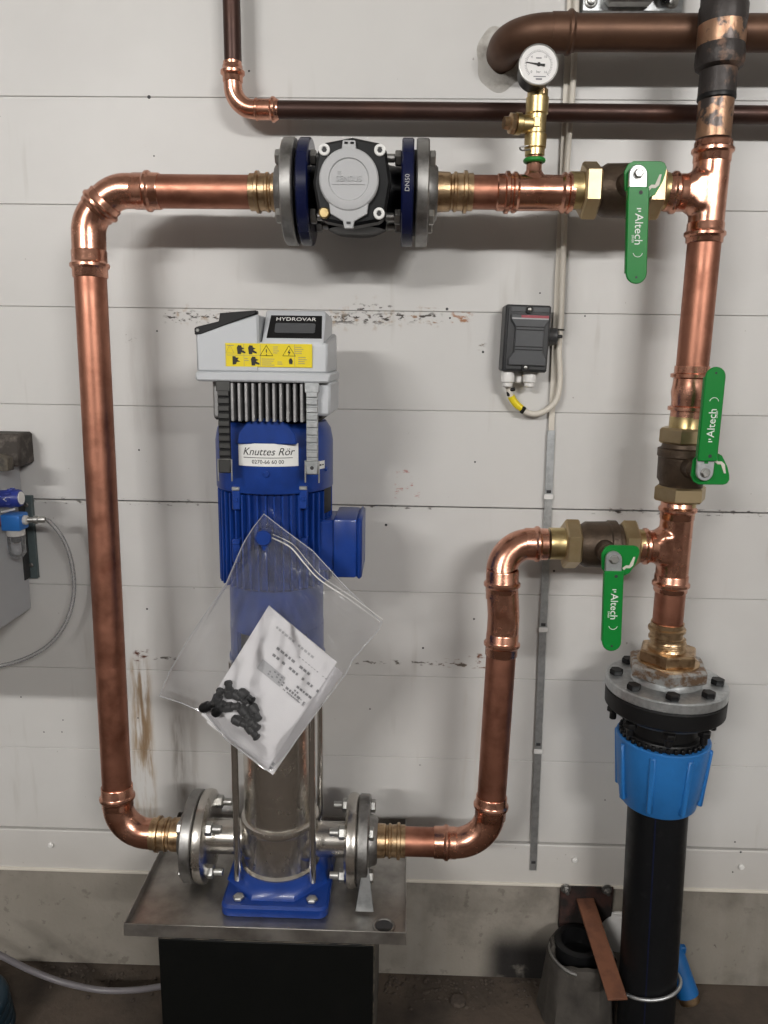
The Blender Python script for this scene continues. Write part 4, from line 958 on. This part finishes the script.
def film(y_edge, y_mid, amp, seed, name):
    N_, M_ = (330, 56) if name == 'front_film' else (132, 16)
    pts = []
    pol = [V(p) for p in outline]; per = [0]
    for a, b in zip(pol, pol[1:] + pol[:1]): per.append(per[-1] + (b - a).length)
    for k in range(N_):
        s = per[-1]*k/N_; i = max(j for j in range(len(pol)) if per[j] <= s + 1e-9)
        f = (s - per[i])/(per[i+1] - per[i]); pts.append(pol[i].lerp(pol[(i+1) % len(pol)], f))
    bm = bmesh.new(); R = random.Random(seed); ph = [R.uniform(0, 6.28) for _ in range(6)]
    rings = []
    creases = [[V(c) for c in cr] for cr in CREASES]
    def crease(x, z):
        s = 0
        for cr in creases:
            for a_, b_ in zip(cr, cr[1:]):
                ax, az, bx_, bz_ = a_.x, a_.z, b_.x, b_.z; L2 = (bx_-ax)**2 + (bz_-az)**2
                u_ = max(0, min(1, ((x-ax)*(bx_-ax) + (z-az)*(bz_-az))/L2)); d2 = (x-ax-u_*(bx_-ax))**2 + (z-az-u_*(bz_-az))**2
                s = max(s, math.exp(-d2/.0040**2))
        return s
    for m in range(M_ + 1):
        r = .05 + .95*m/M_; ring = []
        for k, p in enumerate(pts):
            q = HK.lerp(p, r); a = math.atan2(p.x - HK.x, HK.z - p.z)
            fold = (1.3*(abs(math.sin(a*9 + ph[0]))**.7 - .6) + .8*math.sin(a*19 + ph[1]) + .45*math.sin(a*37 + ph[2] + r*3)) * amp * math.sin(PI*min(r*1.05, 1))**.7
            wob = (.0022*math.sin(r*17 + a*7 + ph[3]) + .0016*math.sin(r*31 - a*11 + ph[4]) + .0010*math.sin(r*52 + a*23 + ph[5]))*math.sin(PI*r)*.85
            cre = .0052*crease(q.x, q.z) if name == 'front_film' else 0
            edge = max(0, (r - .86)/.14)
            y = y_mid*(1 - edge) + y_edge*edge
            if m == M_: fold = wob = cre = 0
            ring.append(bm.verts.new((q.x, y + fold + wob - cre, q.z)))
        rings.append(ring)
    for a, b in zip(rings, rings[1:]):
        for k in range(N_): bm.faces.new((a[k], a[(k+1) % N_], b[(k+1) % N_], b[k]))
    return obj(name, bm, 'film', bag, 60)
film(1.107, 1.0925, .0030, 3, 'front_film')
film(1.108, 1.1215, .0016, 8, 'back_film')
obj('edge_seam', tube(new(), [V(p) + V((0, .007, 0)) for p in outline], .0008, 6, closed=True), 'seam_film', bag)
zip_ = smoothpath([V((-0.1946, 1.0960, 1.0235)), V((-0.1649, 1.0940, 1.0094)), V((-0.1443, 1.0930, 0.9858)), V((-0.1207, 1.0930, 0.9602)), V((-0.0763, 1.0970, 0.9289)), V((-0.0313, 1.1060, 0.8922))])
zz = obj('zip_strip', tube(new(), zip_, .0011, 8), 'white', bag)
obj('zip_strip', tube(new(), [p + V((.004, 0, .0042)) for p in zip_], .0006, 8), 'white', bag)
for k, (px, ang) in enumerate([(V((-0.2970, 1.1030, 0.7494)), .5), (V((-0.2809, 1.1030, 0.7649)), 1.2), (V((-0.2634, 1.1030, 0.7770)), 1.6), (V((-0.2467, 1.1035, 0.7656)), -.5), (V((-0.2368, 1.1010, 0.7687)), -.6), (V((-0.2605, 1.1005, 0.7500)), .2), (V((-0.2393, 1.1025, 0.7395)), -.9), (V((-0.2236, 1.1025, 0.7416)), -1.1), (V((-0.2475, 1.1025, 0.7241)), -.4), (V((-0.2285, 1.1015, 0.7235)), -.7), (V((-0.2793, 1.1005, 0.7461)), .9), (V((-0.2291, 1.1030, 0.7092)), -.9)]):
    d = V((math.cos(ang), -.15, math.sin(ang))).normalized()
    b = lathe(new(), [(q[0]*1.25, q[1]*1.2) for q in [(-.012, .0015), (-.0105, .0052), (-.007, .0068), (.001, .0066), (.002, .0048), (.008, .0046), (.009, .0058), (.0115, .005), (.0125, .003)]], px, d, 14)
    o = obj('rubber_plug', b, 'black_rubber'); place(o, px)
    tag(o, 'small black rubber plug lying in the heap at the bottom of the hanging bag', 'plug', 'black plugs in the hanging bag')

# ================================================================ wall-mounted things
# metal strip with clips
sm, sb = V((0.2641, 1.4000, 1.1591)), V((0.2789, 1.4000, 0.2656))
sa = V((0.2561, 1.4000, 1.7686)); sa = sm + (sa - sm)*1.35
for p in (sa, sm, sb): p.y = WY
def stp(z):
    a, b = (sa, sm) if z > sm.z else (sm, sb)
    return a.lerp(b, (a.z - z)/(a.z - b.z))
t = thing('metal_strip', 'long flat aluminium strip running down the wall left of the right pipes', 'strip', stp(sb.z))
def sbox(a, b, w_, y_, th, bev=.0004):
    rot = Matrix.Rotation(math.atan2(b.x - a.x, b.z - a.z), 3, 'Y'); c = (a + b)/2
    return box(new(), (c.x, y_, c.z), (w_, th, (b - a).length), bev, rot)
def sclip(z, w_, y_, th, h_): c = stp(z); return sbox(V((c.x, 0, z - h_/2)), V((c.x, 0, z + h_/2)), w_, y_, th)
obj('strip', sbox(sb, sm, .0135, WY - .0065, .003), 'galvanised', t)
obj('strip_back', sbox(sb + V((.005, 0, 0)), sm + V((.005, 0, 0)), .003, WY - .0028, .0054), 'galvanised', t)
obj('strip', sbox(sm, sa, .0105, WY - .0065, .003), 'offwhite', t, label='cable-covered painted upper length')
obj('strip_back', sbox(sm, sa, .004, WY - .0028, .0054), 'offwhite', t)
for z in (1.0378, 0.7815, 0.5296):
    obj('clip', sclip(z, .0165, WY - .0085, .002, .009), 'white', t)
for z in (1.0471, 0.7915, 0.5445, 0.2844):
    obj('punched_hole', sclip(z, .0085, WY - .0081, .0006, .006), 'dark_slot', t)
# cable down to the switch
ctop = [stp(1.95) + V((.006, -.014, 0)), stp(1.75) + V((.009, -.014, 0)), stp(1.60) + V((.005, -.014, 0)), stp(1.45) + V((.006, -.014, 0))]
pth = ctop + [V((0.2682, 1.3850, 1.3551)), V((0.2678, 1.3840, 1.3007)), V((0.2723, 1.3830, 1.2525)), V((0.2687, 1.3810, 1.2176)), V((0.2538, 1.3800, 1.1981)), V((0.2311, 1.3790, 1.1890)), V((0.2077, 1.3780, 1.1957)), V((0.1927, 1.3770, 1.2096)), V((0.1828, 1.3750, 1.2288)), V((0.1805, 1.3740, 1.2375))]
t = thing('cable', 'off-white cable running down the strip and looping into the charcoal switch box', 'cable', pth[0])
obj('sheath', tube(new(), smoothpath(pth), .0052, 14), 'offwhite', t)
y0 = [V((0.2076, 1.3780, 1.1975)), V((0.1984, 1.3775, 1.2044)), V((0.1908, 1.3770, 1.2131)), V((0.1868, 1.3760, 1.2201))]
obj('yellow_marker', tube(new(), smoothpath(list(reversed(y0))), .0066, 12), 'yellow', t, label='yellow marker sleeve')
for (a, b) in (((0.1826, 1.3740, 1.2306), (0.1926, 1.3710, 1.2326)), ((0.1806, 1.3740, 1.2340), (0.1830, 1.3740, 1.2201)), ((0.2056, 1.3740, 1.1907), (0.2118, 1.3720, 1.2015))):
    obj('cable_tie', cyl(new(), a, b, .0036, 10, .001), 'black', t)
bm = torus(new(), pth[4] + V((0, 0, -.02)), (0, 0, 1), .0062, .0014, 16, 6); obj('cable_tie', bm, 'black', t)
# motor protection switch
sx0, sx1 = (0.1665, 1.3600, 1.3160)[0], (0.2434, 1.3600, 1.3170)[0]
szc0, szc1 = 1.2625, 1.3743
t = thing('motor_switch', 'charcoal plastic motor switch box on the wall right of the controller', 'switch box', (sx0 + .04, WY, szc0))
SWY = 1.345
tilt = Matrix.Rotation(.022, 4, 'Y')
sc_ = V(((sx0 + sx1)/2, (SWY + WY)/2, (szc0 + szc1)/2)); W_, H_ = sx1 - sx0, szc1 - szc0
def st_(bm):
    bm.transform(Matrix.Translation(sc_) @ tilt @ Matrix.Translation(-sc_)); return bm
enc = obj('enclosure', st_(bx(new(), sx0, sx1, SWY + .004, WY + .0005, szc0, szc1, .003)), 'switch', t)
xm_, zm_ = sc_.x, sc_.z
ff = obj('front_cover', st_(prism(new(), [(-W_*.44, -H_*.5 + .022), (-W_*.44, H_*.5 - .004), (W_*.47, H_*.5 - .004), (W_*.47, -H_*.5 + .022 - .0), (W_*.47, -H_*.5 + .004), (-W_*.44, -H_*.5 + .004)], (xm_, SWY + .005, zm_), (1,0,0), (0,0,1), .004, .001)), 'switch', t)
obj('raised_panel', st_(prism(new(), [(-W_*.38, -H_*.40), (-W_*.38, -H_*.30), (-W_*.27, -H_*.20), (-W_*.27, H_*.17), (-W_*.38, H_*.28), (-W_*.38, H_*.36), (W_*.45, H_*.36), (W_*.45, H_*.28), (W_*.36, H_*.17), (W_*.36, -H_*.20), (W_*.45, -H_*.30), (W_*.45, -H_*.40)], (xm_, SWY + .001, zm_), (1,0,0), (0,0,1), .005, .0015)), 'switch_face', t)
b = new()
for dz in (.13, .175, -.12, -.165): bx(b, xm_ - W_*.26, xm_ + W_*.35, SWY - .0048, SWY - .003, zm_ + dz*H_ - .0008, zm_ + dz*H_ + .0008)
obj('groove', st_(b), 'black', t)
obj('red_strip', st_(bx(new(), xm_ - W_*.16, xm_ + W_*.44, SWY - .0046, SWY - .003, zm_ + H_*.305, zm_ + H_*.345)), 'print_red', t)
obj('pale_strip', st_(bx(new(), xm_ - W_*.36, xm_ + W_*.44, SWY - .0043, SWY - .003, zm_ + H_*.285, zm_ + H_*.305)), 'print_light', t)
obj('top_strip', st_(bx(new(), xm_ - W_*.38, xm_ + W_*.44, SWY - .0004, SWY + .002, zm_ + H_*.40, zm_ + H_*.465)), 'switch_face', t)
for dz in (.43, -.43):
    obj('screw_well', st_(lathe(new(), [(0, .0068), (.004, .0062), (.004, .0035), (.0025, .0035)], (xm_ + .001, SWY + .001, zm_ + dz*H_), (0,-1,0), 18)), 'black', t)
    obj('screw', st_(lathe(new(), [(0, .0030), (.0048, .0030), (.0055, .002)], (xm_ + .001, SWY + .001, zm_ + dz*H_), (0,-1,0), 12)), 'steel', t)
rk = obj('rotary_knob', lathe(new(), [(-.004, .0165), (.004, .0165), (.006, .015), (.016, .014), (.018, .012)], (sx1 - .001, 1.372, zm_ + .005), (1, 0, 0), 24), 'switch', t)
obj('pointer', bx(new(), sx1 + .010, sx1 + .026, 1.366, 1.372, zm_ + .002, zm_ + .008, .0015), 'black', rk)
for px in (508, 530):
    gx_, gz_ = (0.1782, 1.2619) if px == 508 else (0.2172, 1.2589)
    yy = 1.366 if px == 508 else 1.372
    gl = obj('cable_gland', lathe(new(), [(-.003, .0105), (.006, .0115), (.008, .0120), (.018, .0120), (.020, .0095), (.026, .0090), (.028, .006)], (gx_, yy, szc0 + .001), (0, 0, -1), 10), 'white', t)
obj('gland_bridge', bx(new(), (0.1931, 1.3800, 1.2479)[0], (0.2053, 1.3800, 1.2481)[0], 1.375, 1.398, szc0 - .020, szc0 + .001, .003), 'white', t)

# ================================================================ cabinet side on the left
XCAB = (-0.7081, 1.3900, 0.8022)[0]
cz0_, cz1_ = 0.8022, 1.0829
t = thing('cabinet', 'grey painted steel cabinet at the left frame edge', 'cabinet', (XCAB - .15, 1.2, cz0_))
obj('body', bx(new(), XCAB - .42, XCAB, 1.02, WY - .012, cz0_, cz1_, .002), 'cabinet', t)
obj('side_seam', bx(new(), XCAB - .001, XCAB + .0012, 1.022, 1.026, cz0_, cz1_), 'cabinet', t)
t = thing('angle_bracket', 'dark grey-green steel angle between grey cabinet and wall', 'bracket', (XCAB + .012, WY, 0.8612))
bz0, bz1 = 0.8612, 1.0213
bx0, bx1 = XCAB - .004, (-0.6929, 1.3900, 0.8979)[0]
obj('wall_leg', bx(new(), bx0 - .01, bx1, 1.391, WY, bz0, bz1, .0006), 'bracket_grey', t)
obj('side_leg', bx(new(), bx0 - .001, bx0 + .006, 1.37, 1.393, bz0 + .002, bz1 - .002, .0006), 'dark_slot', t)
for py in (505, 566):
    z = 1.0041 if py == 505 else 0.8879
    bolt(t, (bx1 - .010, 1.3905, z), (0, -1, 0), .0048, .003, 'steel_dark')
# timber offcut on top
wx1 = (-0.6844, 1.3990, 1.1100)[0]
wz0, wz1 = 1.0880, 1.1408
o = obj('timber_block', bx(new(), wx1 - .30, wx1, 1.345, WY - .0005, cz1_ - .0005, wz1, .004), 'wood_old'); place(o, (wx1 - .15, 1.36, cz1_))
tag(o, 'dark weathered timber block lying on the grey cabinet', 'timber')
o = obj('offcut', prism(new(), [(0, 0), (.10, .0), (.10, .022), (.085, .03)], ((-0.6886, 1.3100, 1.0961)[0] - .09, 1.31, cz1_), (1,0,0), (0,0,1), .02, .001), 'wood_edge'); place(o, ((-0.6886, 1.3100, 1.0961)[0], 1.31, cz1_))
tag(o, 'small brown wooden offcut in front of the dark timber block', 'offcut')
# regulator and filter on the cabinet side
YA = 1.30
ra = V((-0.6658, 1.3000, 1.0347))
t = thing('air_regulator', 'deep blue ribbed regulator knob on the grey cabinet', 'regulator', ra)
kn = obj('knob', lathe(new(), [(-.10, .0145), (-.098, .0155), (-.004, .0155), (0, .0135)], ra, (1, 0, .06), 28), 'blue_knob', t)
obj('end_cap', lathe(new(), [(-.001, .0115), (.0012, .0112), (.0016, .0)], ra, (1, 0, .06), 24), 'print_white', t, label='white round end cap')
b = new()
for k in range(3):
    prism(b, [(-.004, -.004), (.002, 0), (-.004, .004)], ra + V((-.022 - .014*k, -.0154, 0)), (-1,0,0), (0,0,-1), .0004)
o = obj('arrow_mark', b, 'print_white', kn)
b = new()
for k in range(10):
    a = 2*PI*k/10
    cyl(b, ra + V((-.012, math.cos(a)*.0155, math.sin(a)*.0155)), ra + V((-.02, math.cos(a)*.0155, math.sin(a)*.0155)), .0022, 8)
obj('grip_rib', b, 'blue_knob', kn)
fa = V((-0.6800, 1.3000, 0.9916))
t = thing('air_filter', 'bright blue air filter with clear bowl below the regulator', 'filter', fa + V((0, 0, -.07)))
obj('head', bx(new(), fa.x - .0175, fa.x + .0165, YA - .017, YA + .017, fa.z - .013, fa.z + .016, .003, 2), 'blue_body', t)
obj('collar', cyl(new(), fa + V((0, 0, -.013)), fa + V((0, 0, -.024)), .0155, 28, .001), 'hose_clear', t)
obj('bowl', lathe(new(), [(0, .0145), (.008, .0150), (.034, .0145), (.040, .010), (.044, .0)], fa + V((0, 0, -.022)), (0, 0, -1), 28, cap=False), 'bowl', t)
obj('filter_core', lathe(new(), [(0, .008), (.010, .009), (.014, .004)], fa + V((0, 0, -.024)), (0, 0, -1), 18), 'dark_slot', t)
obj('red_inlet', cyl(new(), fa + V((-.05, 0, 0)), fa + V((-.016, 0, 0)), .009, 16, .002), 'red_cap', t, label='orange inlet fitting')
obj('push_ring', lathe(new(), [(0, .0085), (.005, .0085), (.007, .006)], fa + V((.0165, 0, .004)), (1, 0, 0), 20), 'hose_clear', t)
obj('hose_barb', lathe(new(), [(0, .005), (.010, .005), (.011, .0075), (.017, .0075), (.018, .0055), (.028, .0062), (.030, .005)], fa + V((.022, 0, .004)), (1, .25, 0), 14), 'steel', t)
obj('wire_hook', tube(new(), [fa + V((-.02, -.004, .018)), fa + V((.004, -.004, .024))], .0018, 8), 'white', t)
obj('mount', bx(new(), XCAB - .01, fa.x - .010, YA + .01, YA + .024, fa.z - .008, fa.z + .010, .001), 'steel_dark', t)
ha = fa + V((.050, .007, .004))
hp_ = [ha, V((-0.6249, 1.3150, 0.9894)), V((-0.6122, 1.3300, 0.9587)), V((-0.6055, 1.3450, 0.9120)), V((-0.6083, 1.3550, 0.8515)), V((-0.6234, 1.3550, 0.7964)), V((-0.6508, 1.3500, 0.7541)), V((-0.6841, 1.3400, 0.7293)), V((-0.7239, 1.3300, 0.7145)), V((-0.7644, 1.3100, 0.7121)), V((-0.8302, 1.2800, 0.7154))]
o = obj('air_hose', tube(new(), smoothpath(hp_), .0038, 14), 'hose_film'); place(o, ha)
tag(o, 'thin clear air hose looping from the blue filter out of the left edge', 'hose')

# ================================================================ tray, plinth block, floor
t = tray = thing('drip_tray', 'shallow stainless drip tray under the blue pump', 'tray', (-.21, 1.235, .35))
X0, X1, Y0, Y1 = -.441, .0185, 1.079, 1.391
obj('tray_floor', bx(new(), X0, X1, Y0, Y1, .3585, .3615), 'stainless_tray', t)
for (a, b, c, d_, nm) in ((X0, X1, Y0 - .0005, Y0 + .0015, 'front_rim'), (X0, X1, Y1 - .0015, Y1, 'back_rim'), (X0 - .0005, X0 + .0015, Y0, Y1, 'side_rim'), (X1 - .0015, X1 + .0005, Y0, Y1, 'side_rim')):
    obj(nm, bx(new(), a, b, c, d_, .3525, .376, .0005), 'stainless_tray', t)
dx, dy, _ = (-0.0178, 1.1088, 0.3620)
dr_ = obj('drain_ring', torus(new(), (dx, dy, .3615), (0,0,1), .0165, .0025, 32, 8), 'stainless_tray', t)
obj('drain_hole', lathe(new(), [(0, .0155), (.0006, .0155)], (dx, dy, .3614), (0,0,1), 28), 'dark_slot', dr_)
bx_0, bx_1 = (-0.3856, 1.0850, 0.3266)[0], (-0.0348, 1.0850, 0.3401)[0]
t = thing('plywood_stand', 'black film-faced plywood stand under the steel tray', 'stand', ((bx_0 + bx_1)/2, 1.23, 0))
obj('body', bx(new(), bx_0, bx_1, 1.088, 1.385, 0, .350, .001), 'wood_black', t)
obj('front_panel', bx(new(), bx_0 - .001, bx_1 + .001, 1.080, 1.089, 0, .3475, .0015), 'wood_black', t)
obj('worn_edge', bx(new(), bx_0 - .0014, bx_1 + .0014, 1.0815, 1.087, .3468, .3485, .0005), 'wood_edge', t, label='chipped pale plywood edge')
obj('side_panel', bx(new(), bx_1, bx_1 + .003, 1.089, 1.385, 0, .347), 'wood_edge', t, label='bare brownish side')
# hoses at the lower left
hp2 = [V((-0.8276, 1.2500, 0.1939)), V((-0.7661, 1.2700, 0.1344)), V((-0.7179, 1.2850, 0.0887)), V((-0.6610, 1.2950, 0.0540)), V((-0.5877, 1.3000, 0.0336)), V((-0.5148, 1.2950, 0.0413)), V((-0.4506, 1.2850, 0.0626)), V((-0.4089, 1.2800, 0.0781))]
for p in hp2[-1:]: p.x = bx_0 + .01
o = obj('drain_hose', tube(new(), smoothpath(hp2), .0060, 16), 'hose_grey'); place(o, hp2[0])
tag(o, 'grey clear hose sagging behind the black plywood stand at lower left', 'hose')
bm = new(); cx_, cy_, _ = (-0.8219, 1.2104, 0.0200)
for k in range(4): torus(bm, (cx_, cy_, .012 + .019*k), (0, 0, 1), .085 - .002*k, .0105, 36, 10)
o = obj('hose_coil', bm, 'cyan_dark'); place(o, (cx_, cy_, 0)); tag(o, 'dark teal hose coil on the floor in the lower left corner', 'hose coil')

# rusty bracket with bar
qx0, qx1 = (0.3379, 1.3950, 0.1973)[0], (0.4436, 1.3950, 0.2011)[0]
qz0, qz1 = 0.1333, 0.2339
t = thing('rusty_bracket', 'rusty flat bar bracket bolted to the concrete beside the black pipe', 'bracket', ((qx0 + qx1)/2, WY, qz0))
obj('plate', bx(new(), qx0, qx1, 1.390, WY + .0022, qz0, qz1, .001), 'rust_dark', t)
for px in (566, 607):
    x, z = (0.3468, 0.2286) if px == 566 else (0.4296, 0.2293)
    inst('brk', lambda bm: (cyl(bm, (0,0,0), (0,0,.002), .0105, 18), hexa(bm, (0,0,.002), (0,0,.009), .0075), cyl(bm, (0,0,.009), (0,0,.016), .004, 10)), 'bolt', 'steel_dark', t, (x, 1.390, z), (0,-1,0))
b0, b1 = V((0.3869, 1.3900, 0.2100)), V((0.4055, 1.1950, 0.1565))
bz = b0.z - .004
bd = b1 - b0; bl = bd.length
xa, ya, da = basis(bd, (0, 0, 1))
b = box(new(), (0, 0, bl/2), (.036, .005, bl), .0008)
b.transform(Matrix(((xa.x, ya.x, da.x, b0.x), (xa.y, ya.y, da.y, b0.y), (xa.z, ya.z, da.z, bz), (0, 0, 0, 1))))
obj('flat_bar', b, 'rust', t)
# tie round the black pipe
def xpipe(z): return .487 + (z)*(-.0186/.5)
tz = .142
tc_ = V((xpipe(tz), YT, tz)); pts = []
for k in range(25):
    a = math.radians(215 + 235*k/24); pts.append(tc_ + V((math.cos(a)*.0575, math.sin(a)*.0575, -.012*math.sin(a) + .012*math.cos(a) - .010)))
pts = [V((b1.x + .012, 1.202, b1.z - .002))] + pts
o = obj('wire_tie', tube(new(), smoothpath(pts, 4), .0034, 10), 'galvanised'); place(o, pts[0])
tag(o, 'pale wire tie looped round the black pipe at the rusty bar', 'tie')
# white pipe end behind the bar
wc = V((0.4625, 1.3850, 0.1302))
t = thing('white_cap', 'white round plastic pipe cap on the concrete behind the rusty bar', 'cap', wc)
obj('cap', lathe(new(), [(0, .040), (.020, .040), (.024, .037), (.024, 0)], (wc.x, WY + .002, wc.z), (-.1, -1, .1), 32), 'white', t)
obj('cap_rim', torus(new(), (wc.x, WY - .008, wc.z), (-.1, -1, .1), .040, .003, 32, 8), 'white', t)
# grimy sleeve on the floor
gxs, gys, _ = (0.3936, 1.2807, 0.0000)
t = thing('drain_sleeve', 'grimy grey wrapped drain stub standing behind the rusty bar', 'drain', (gxs, 1.30, 0))
bm = new(); R = random.Random(4)
gxs = (0.3672, 1.3000, 0.1406)[0]
prof = [(0, .074), (.04, .071), (.09, .067), (.125, .065), (.138, .0635), (.146, .060), (.147, .052), (.12, .050)]
lathe(bm, prof, (gxs, 1.318, 0), (0, 0, 1), 40, cap=False)
for v_ in bm.verts:
    a = math.atan2(v_.co.y - 1.318, v_.co.x - gxs); k = 1 + .05*math.sin(a*5 + v_.co.z*20) + .035*math.sin(a*11 + 2 + v_.co.z*9)
    v_.co.z *= 1 + .05*math.sin(a*3)
    v_.co.x = gxs + (v_.co.x - gxs)*k; v_.co.y = min(1.318 + (v_.co.y - 1.318)*k, 1.398)
obj('wrap', bm, 'sleeve_grey', t)
obj('band', torus(new(), (gxs, 1.318, .142), (0,0,1), .060, .0035, 36, 8), 'steel_dark', t)
obj('inner_pipe', lathe(new(), [(0, .046), (.158, .046), (.160, .042), (.160, .034), (.13, .03)], (gxs - .004, 1.330, 0), (0,0,1), 28), 'black', t)
# blue nozzle leaning by the pipe
n0, n1 = V((0.5583, 1.3720, 0.1261)), V((0.5920, 1.3350, 0.0341))
nd_ = (n0 - n1).normalized()
t = thing('hose_nozzle', 'blue plastic hose end with brass tip leaning on the wall right of the black pipe', 'hose end', n1)
obj('sleeve', lathe(new(), [(0, .0195), (.003, .0225), (.085, .0225), (.10, .020), (.125, .018), (.13, .014)], n1, nd_, 28), 'hose_blue', t)
obj('latch', box(new(), n1 + nd_*.088 + V((.018, -.004, .008)), (.014, .012, .016), .002), 'hose_blue', t)
obj('brass_tip', lathe(new(), [(-.013, .013), (-.011, .0205), (-.006, .0215), (.004, .0215)], n1, nd_, 24), 'brass_red', t)
# loose stones
bm = new(); R = random.Random(11)
def rub(x, y, r):
    tb_ = bmesh.new(); bmesh.ops.create_icosphere(tb_, subdivisions=1, radius=r)
    for v_ in tb_.verts: v_.co = V((v_.co.x*R.uniform(.7, 1.3), v_.co.y*R.uniform(.7, 1.3), v_.co.z*R.uniform(.4, .8)))
    tb_.transform(Matrix.Translation((x, y, r*.25))); merge(bm, tb_)
for k in range(260):
    x = R.uniform(-.02, .38) if k < 190 else R.uniform(-.75, -.42)
    rub(x, WY - abs(R.gauss(0, .035)) - .004, R.uniform(.0015, .0048))
o = obj('grit', bm, 'stone', sharp=20); o['kind'] = 'stuff'; o['label'] = 'loose grit and crumbs on the floor along the concrete wall'; o['category'] = 'rubble'
sx_s, sy_s, _ = (0.1314, 1.3347, 0.0060)
o = obj('flat_stone', lathe(new(), [(0, .012), (.003, .0165), (.008, .0145), (.010, .006)], (sx_s, sy_s, 0), (0,0,1), 9), 'stone', sharp=20); place(o, (sx_s, sy_s, 0))
tag(o, 'flat round brown stone on the floor between stand and grey drain stub', 'stone')
sx_s, sy_s, _ = (0.3080, 1.3632, 0.0100)
